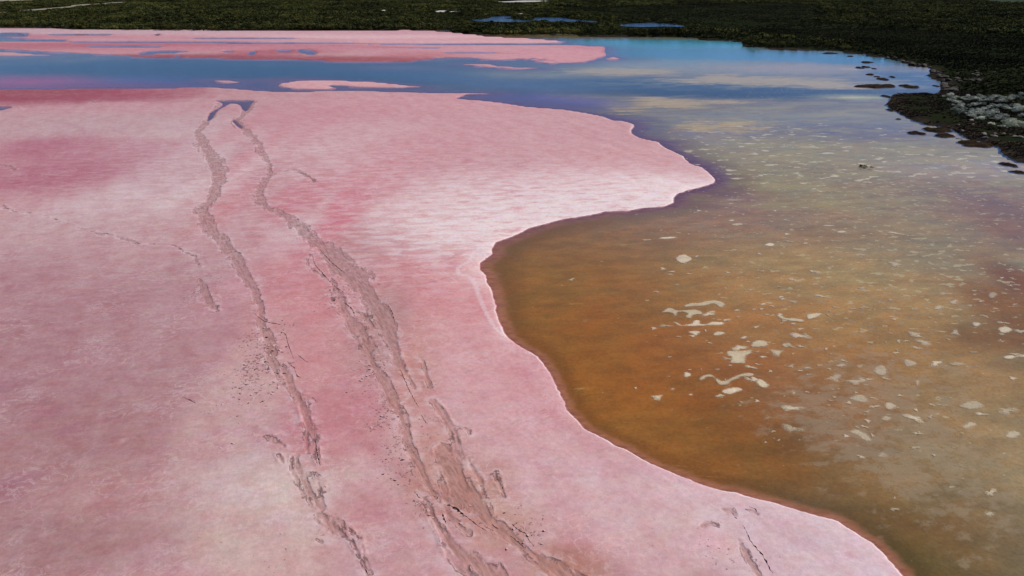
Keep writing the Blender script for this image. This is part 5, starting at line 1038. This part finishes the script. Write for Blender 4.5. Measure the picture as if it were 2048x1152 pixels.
for i, (x, y, s) in enumerate(BOULDERS):
    e = float(land_sdf(np.array([x]), np.array([y]))[0]); z = max(float(land_height(np.array([x]), np.array([y]), np.array([e]))[0]), -.1)
    lab = 'dark weathered boulder at the waterline of the blue cove' if i < 34 else ('dark boulder among shrubs behind the blue cove' if i < 58 else 'pale grey boulder among the bushes on the right-hand bank')
    o = add('boulder', (BM2 if i >= 58 else BM)[i % 7], None, label=lab, cat='boulder', group=lab.replace('dark weathered boulder', 'boulders').replace('dark boulder', 'boulders').replace('pale grey boulder', 'boulders'))
    o.location = (x, y, z+.12*s); o.scale = (s*random.uniform(.9, 1.6), s*random.uniform(.8, 1.3), s*random.uniform(.6, 1.0)); o.rotation_euler = (random.gauss(0, .15), random.gauss(0, .15), random.uniform(0, 6.28))
big = add('boulder_mound', BM[2].copy(), None, label='large dark rock mound where the blue cove meets the rocky bank', cat='rock')
BIGP = next(iter([(117.9, 203.0)])); big.location = (*BIGP, .35); big.scale = (3.0, 2.6, 1.7)

# ---------------------------------------------------------------- shrubs
def shrub_mesh(name, seed, nleaf, size, lumps, flat=.75, upright=0.0):
    """foliage: small leaf faces scattered through several lumps; unit height"""
    r = np.random.default_rng(seed)
    c = np.stack([r.normal(0, .32, lumps), r.normal(0, .32, lumps), .42+r.uniform(-.15, .28, lumps)], 1); rad = r.uniform(.24, .42, lumps)
    k = r.integers(0, lumps, nleaf); d = r.normal(0, 1, (nleaf, 3)); d /= np.linalg.norm(d, axis=1)[:, None]
    p = c[k]+d*(rad[k]*r.uniform(.55, 1.05, nleaf))[:, None]*np.array([1, 1, flat]); p[:, 2] = np.maximum(p[:, 2], .03)
    n = d+r.normal(0, .5, (nleaf, 3)); n /= np.linalg.norm(n, axis=1)[:, None]
    u = np.cross(n, r.normal(0, 1, (nleaf, 3))); u[:, 2] += upright; u /= np.linalg.norm(u, axis=1)[:, None]; w = np.cross(n, u)
    s = size*r.uniform(.6, 1.3, nleaf)[:, None]
    v = np.stack([p-u*s, p+w*s*.5, p+u*s, p-w*s*.5], 1).reshape(-1, 3)
    return mesh_np(name, v, np.arange(nleaf*4).reshape(-1, 4), None, False)
def sedge_mesh(name, seed, n):
    r = np.random.default_rng(seed); a = r.uniform(0, 6.28, n); rr = r.uniform(0, .45, n); l = r.uniform(.5, 1.1, n); t = r.uniform(.1, .6, n)
    b = np.stack([rr*np.cos(a), rr*np.sin(a), np.zeros(n)], 1); tip = b+np.stack([np.cos(a)*t*l, np.sin(a)*t*l, l*.8], 1)
    sd = np.stack([-np.sin(a), np.cos(a), np.zeros(n)], 1)*.09; mid = (b+tip)/2+np.array([0, 0, .1])
    v = np.stack([b, mid-sd, tip, mid+sd], 1).reshape(-1, 3); return mesh_np(name, v, np.arange(n*4).reshape(-1, 4), None, False)
def stem_mesh(seed):
    rnd = random.Random(seed); bm = bmesh.new()
    for _ in range(5):
        a = rnd.uniform(0, 6.28); l = rnd.uniform(.35, .65); tip = Vector((math.cos(a)*l*.6, math.sin(a)*l*.6, l)); base = Vector((math.cos(a)*.05, math.sin(a)*.05, -.08))
        ax = (tip-base).normalized(); sx = ax.orthogonal().normalized(); sy = ax.cross(sx)
        r0 = [bm.verts.new(base+(sx*math.cos(q)+sy*math.sin(q))*.035) for q in (0, 1.57, 3.14, 4.71)]; tp = bm.verts.new(tip)
        for k in range(4): bm.faces.new((r0[k], r0[(k+1) % 4], tp))
    me = bpy.data.meshes.new('stem'); bm.to_mesh(me); bm.free(); me.materials.append(M_STEM); return me
STEMS = [stem_mesh(i) for i in range(4)]
def leafset(nm, seeds, n, size, lumps, mat, **k):
    out = []
    for s in seeds:
        m = shrub_mesh(nm, s, n, size, lumps, **k); m.materials.append(mat); out.append(m)
    return out
F_DARK = leafset('foliage', range(20, 26), 420, .085, 9, M_LEAF)+leafset('foliage', range(26, 29), 420, .085, 9, M_LEAF2)
F_PALE = leafset('foliage', range(30, 35), 520, .07, 8, M_PALE, flat=.6)
SH_LABEL = {'far_left': ('dark green shrub in the belt behind the far pink salt flat', 'far shore belt behind the pink flat'),
 'far_mid': ('dark green shrub on the far shore in front of the small blue ponds', 'far shore belt in front of the ponds'),
 'headland': ('low dark shrub on the headland edge left of the blue cove', 'shrubs along the headland edge'),
 'bank_pale': ('pale grey-green saltbush on the rocky right-hand bank', 'pale saltbush on the right bank'),
 'bank_dark': ('dark heath shrub behind the boulders of the blue cove', 'dark shrubs behind the cove boulders')}
def place(kk, x, y, lab, grp):
    if kk == 'far_left':
        q = 'under the pale sand track' if x < -165 else ('midway along the far pink flat' if x < -100 else 'near its right end')
        return 'dark green shrub behind the far pink salt flat, '+q, grp+', '+q
    if kk == 'far_mid':
        q = 'below the left pair of ponds' if x < 40 else ('below the rightmost pond' if x < 92 else 'right of the ponds towards the headland')
        return 'dark green shrub on the far shore, '+q, grp+', '+q
    if kk == 'bank_pale':
        q = 'close above the brown mud point' if x < 104 else ('in the thick of the pale bushes' if x < 112 else 'towards the right edge of the photo')
        return 'pale grey-green saltbush on the rocky bank, '+q, grp+', '+q
    return lab, grp
HSC = {'far_left': 3.0, 'far_mid': 3.0, 'headland': 2.6, 'bank_pale': 2.3, 'bank_dark': 2.2}
for kk, lst in SHRUBS.items():
    lab, grp = SH_LABEL[kk]; xy = np.array([(p[0], p[1]) for p in lst]); ls_ = land_sdf(xy[:, 0], xy[:, 1]); zz = land_height(xy[:, 0], xy[:, 1], ls_)
    for i, (x, y, s) in enumerate(lst):
        if ls_[i] < 0.3: continue
        lab2, grp2 = place(kk, x, y, lab, grp)
        root = add('shrub', None, label=lab2, cat='shrub', group=grp2)
        root.location = (x, y, float(zz[i])-.05); h = HSC[kk]*s; w = h*random.uniform(1.0, 1.5)
        root.scale = (w, w, h); root.rotation_euler = (0, 0, random.uniform(0, 6.28))
        add('foliage', random.choice(F_PALE if kk == 'bank_pale' else F_DARK), None, root); add('stem', random.choice(STEMS), None, root)
tus = add('reed_tussock', None, label='small green tussock standing alone in the shallow water', cat='tussock'); tus.location = (58.3, 120.5, -.15); tus.scale = (1.1, 1.6, .55)
m = shrub_mesh('blades', 77, 160, .12, 6, upright=.6); m.materials.append(M_SEDGE); add('blades', m, None, tus)
add('root_clump', STEMS[1], None, tus)

# ---------------------------------------------------------------- the scrub that nobody could count
def scatter(name, protos, pts, scl, hgt, label_kind='stuff'):
    n = len(pts); me = bpy.data.meshes.new(name); me.vertices.add(n); me.vertices.foreach_set('co', pts.astype(np.float32).ravel())
    sv = np.stack([scl, scl, hgt], 1)
    a = me.attributes.new('scl', 'FLOAT_VECTOR', 'POINT'); a.data.foreach_set('vector', sv.astype(np.float32).ravel())
    a = me.attributes.new('rotz', 'FLOAT_VECTOR', 'POINT'); a.data.foreach_set('vector', np.stack([np.zeros(n), np.zeros(n), RNG.uniform(0, 6.28, n)], 1).astype(np.float32).ravel())
    a = me.attributes.new('pick', 'INT', 'POINT'); a.data.foreach_set('value', RNG.integers(0, len(protos), n).astype(np.int32))
    me.update()
    coll = bpy.data.collections.new(name+'_kinds')
    for i, pm in enumerate(protos): coll.objects.link(bpy.data.objects.new('%s_kind_%02d' % (name, i), pm))
    ng = bpy.data.node_groups.new(name, 'GeometryNodeTree')
    ng.interface.new_socket('Geometry', in_out='INPUT', socket_type='NodeSocketGeometry'); ng.interface.new_socket('Geometry', in_out='OUTPUT', socket_type='NodeSocketGeometry')
    N = ng.nodes; L = ng.links; gi = N.new('NodeGroupInput'); go = N.new('NodeGroupOutput')
    ip = N.new('GeometryNodeInstanceOnPoints'); ci = N.new('GeometryNodeCollectionInfo')
    ci.inputs['Collection'].default_value = coll; ci.inputs['Separate Children'].default_value = True; ci.inputs['Reset Children'].default_value = True
    ip.inputs['Pick Instance'].default_value = True
    def at(nm, ty):
        q = N.new('GeometryNodeInputNamedAttribute'); q.data_type = ty; q.inputs['Name'].default_value = nm; return q.outputs['Attribute']
    L.new(gi.outputs[0], ip.inputs['Points']); L.new(ci.outputs[0], ip.inputs['Instance'])
    L.new(at('pick', 'INT'), ip.inputs['Instance Index']); L.new(at('rotz', 'FLOAT_VECTOR'), ip.inputs['Rotation']); L.new(at('scl', 'FLOAT_VECTOR'), ip.inputs['Scale'])
    L.new(ip.outputs[0], go.inputs[0])
    o = add(name, me, kind='stuff'); md = o.modifiers.new('scatter', 'NODES'); md.node_group = ng
    return o
def cand(n, y0, y1, k=0.86):
    y = np.sqrt(RNG.uniform(y0*y0, y1*y1, n)); x = RNG.uniform(-k, k, n)*(0.9186*y+12); return x, y
def keep_clear(x, y, m=2.0):
    ok = np.ones(len(x), bool)
    for p in PONDS:
        for sh in (0, 9, 18): ok &= sdf(x, y+sh, p) < -m
    for p in SALTPANS+[TRACK]:
        for sh in (0, 8, 16): ok &= sdf(x, y+sh, p) < -m*.5
    for sh in (0, 15, 30, 45): ok &= sdf(x, y+sh, SANDY) < -m
    ok &= sdf(x, y, FIELD) < 0
    return ok
P_S = leafset('scrub', range(40, 44), 90, .17, 5, M_LEAF)+leafset('scrub', range(44, 47), 90, .17, 5, M_LEAF2)
P_T = []
for s in range(50, 55):
    m = sedge_mesh('sedge', s, 34); m.materials.append(M_SEDGE); P_T.append(m)
x, y = cand(150000, 120, 1150)
ls_ = land_sdf(x, y); ok = (ls_ > 1.0) & keep_clear(x, y); x, y, ls_ = x[ok], y[ok], ls_[ok]
inflat = sdf(x, y, FLAT_GREEN)+fbm(x, y, 40, 4, 77)*12 > 0
n_ = fbm(x, y, 38, 4, 55)
clearb = sdf(x, y, BANK_CLEAR) < -1
tall = ~inflat & clearb & (n_ > -.38-.3*RNG.random(len(x))) & ((y > 330) | (ls_ > 14))
xs, ys = x[tall], y[tall]; z = land_height(xs, ys, ls_[tall])
h = np.clip(1.5+1.1*n_[tall]+RNG.normal(0, .35, len(xs)), .7, 3.2)*np.where(ys < 330, .36, 1.0); w = h*RNG.uniform(.9, 1.5, len(xs))*(1+np.clip(ys-500, 0, 600)/900)
scatter('scrub', P_S, np.stack([xs, ys, z-.05], 1), w, h)
x, y = cand(120000, 120, 420); x2, y2 = cand(70000, 420, 800); x = np.concatenate([x, x2]); y = np.concatenate([y, y2])
ls_ = land_sdf(x, y); ok = (ls_ > 2.5+RNG.random(len(x))*4) & ((sdf(x, y, BANK_CLEAR) < -1) | (RNG.random(len(x)) < .12)) & keep_clear(x, y) & ((sdf(x, y, FLAT_GREEN)+fbm(x, y, 40, 4, 77)*12 > -4) | (y < 330)); x, y, ls_ = x[ok], y[ok], ls_[ok]
z = land_height(x, y, ls_); h = np.clip(.42+.25*fbm(x, y, 14, 3, 58)+RNG.normal(0, .1, len(x)), .18, .9); w = h*RNG.uniform(1.2, 2.2, len(x))*(1+np.clip(y-300, 0, 400)/220)
scatter('sedge', P_T, np.stack([x, y, z-.03], 1), w, h)

# low brown samphire mats on the mud point
M_MAT = mat_leaf('samphire mats', (0.014, 0.010, 0.009), (0.060, 0.044, 0.034))
P_M = []
for s in range(60, 64):
    m = sedge_mesh('samphire', s, 22); m.materials.append(M_MAT); P_M.append(m)
bxs = [p[0] for p in BANK_CLEAR]; bys = [p[1] for p in BANK_CLEAR]
x = RNG.uniform(min(bxs), max(bxs), 60000); y = RNG.uniform(min(bys), max(bys), 60000)
ls_ = land_sdf(x, y); ok = (ls_ > .6) & (sdf(x, y, BANK_CLEAR) > -3) & (fbm(x, y, 5, 4, 59) > -.25+.4*RNG.random(len(x))) & (x < .8*(y*.9186+12)); x, y, ls_ = x[ok][:14000], y[ok][:14000], ls_[ok][:14000]
z = land_height(x, y, ls_); h = RNG.uniform(.10, .34, len(x)); scatter('samphire', P_M, np.stack([x, y, z-.02], 1), h*RNG.uniform(1.4, 2.6, len(x)), h)
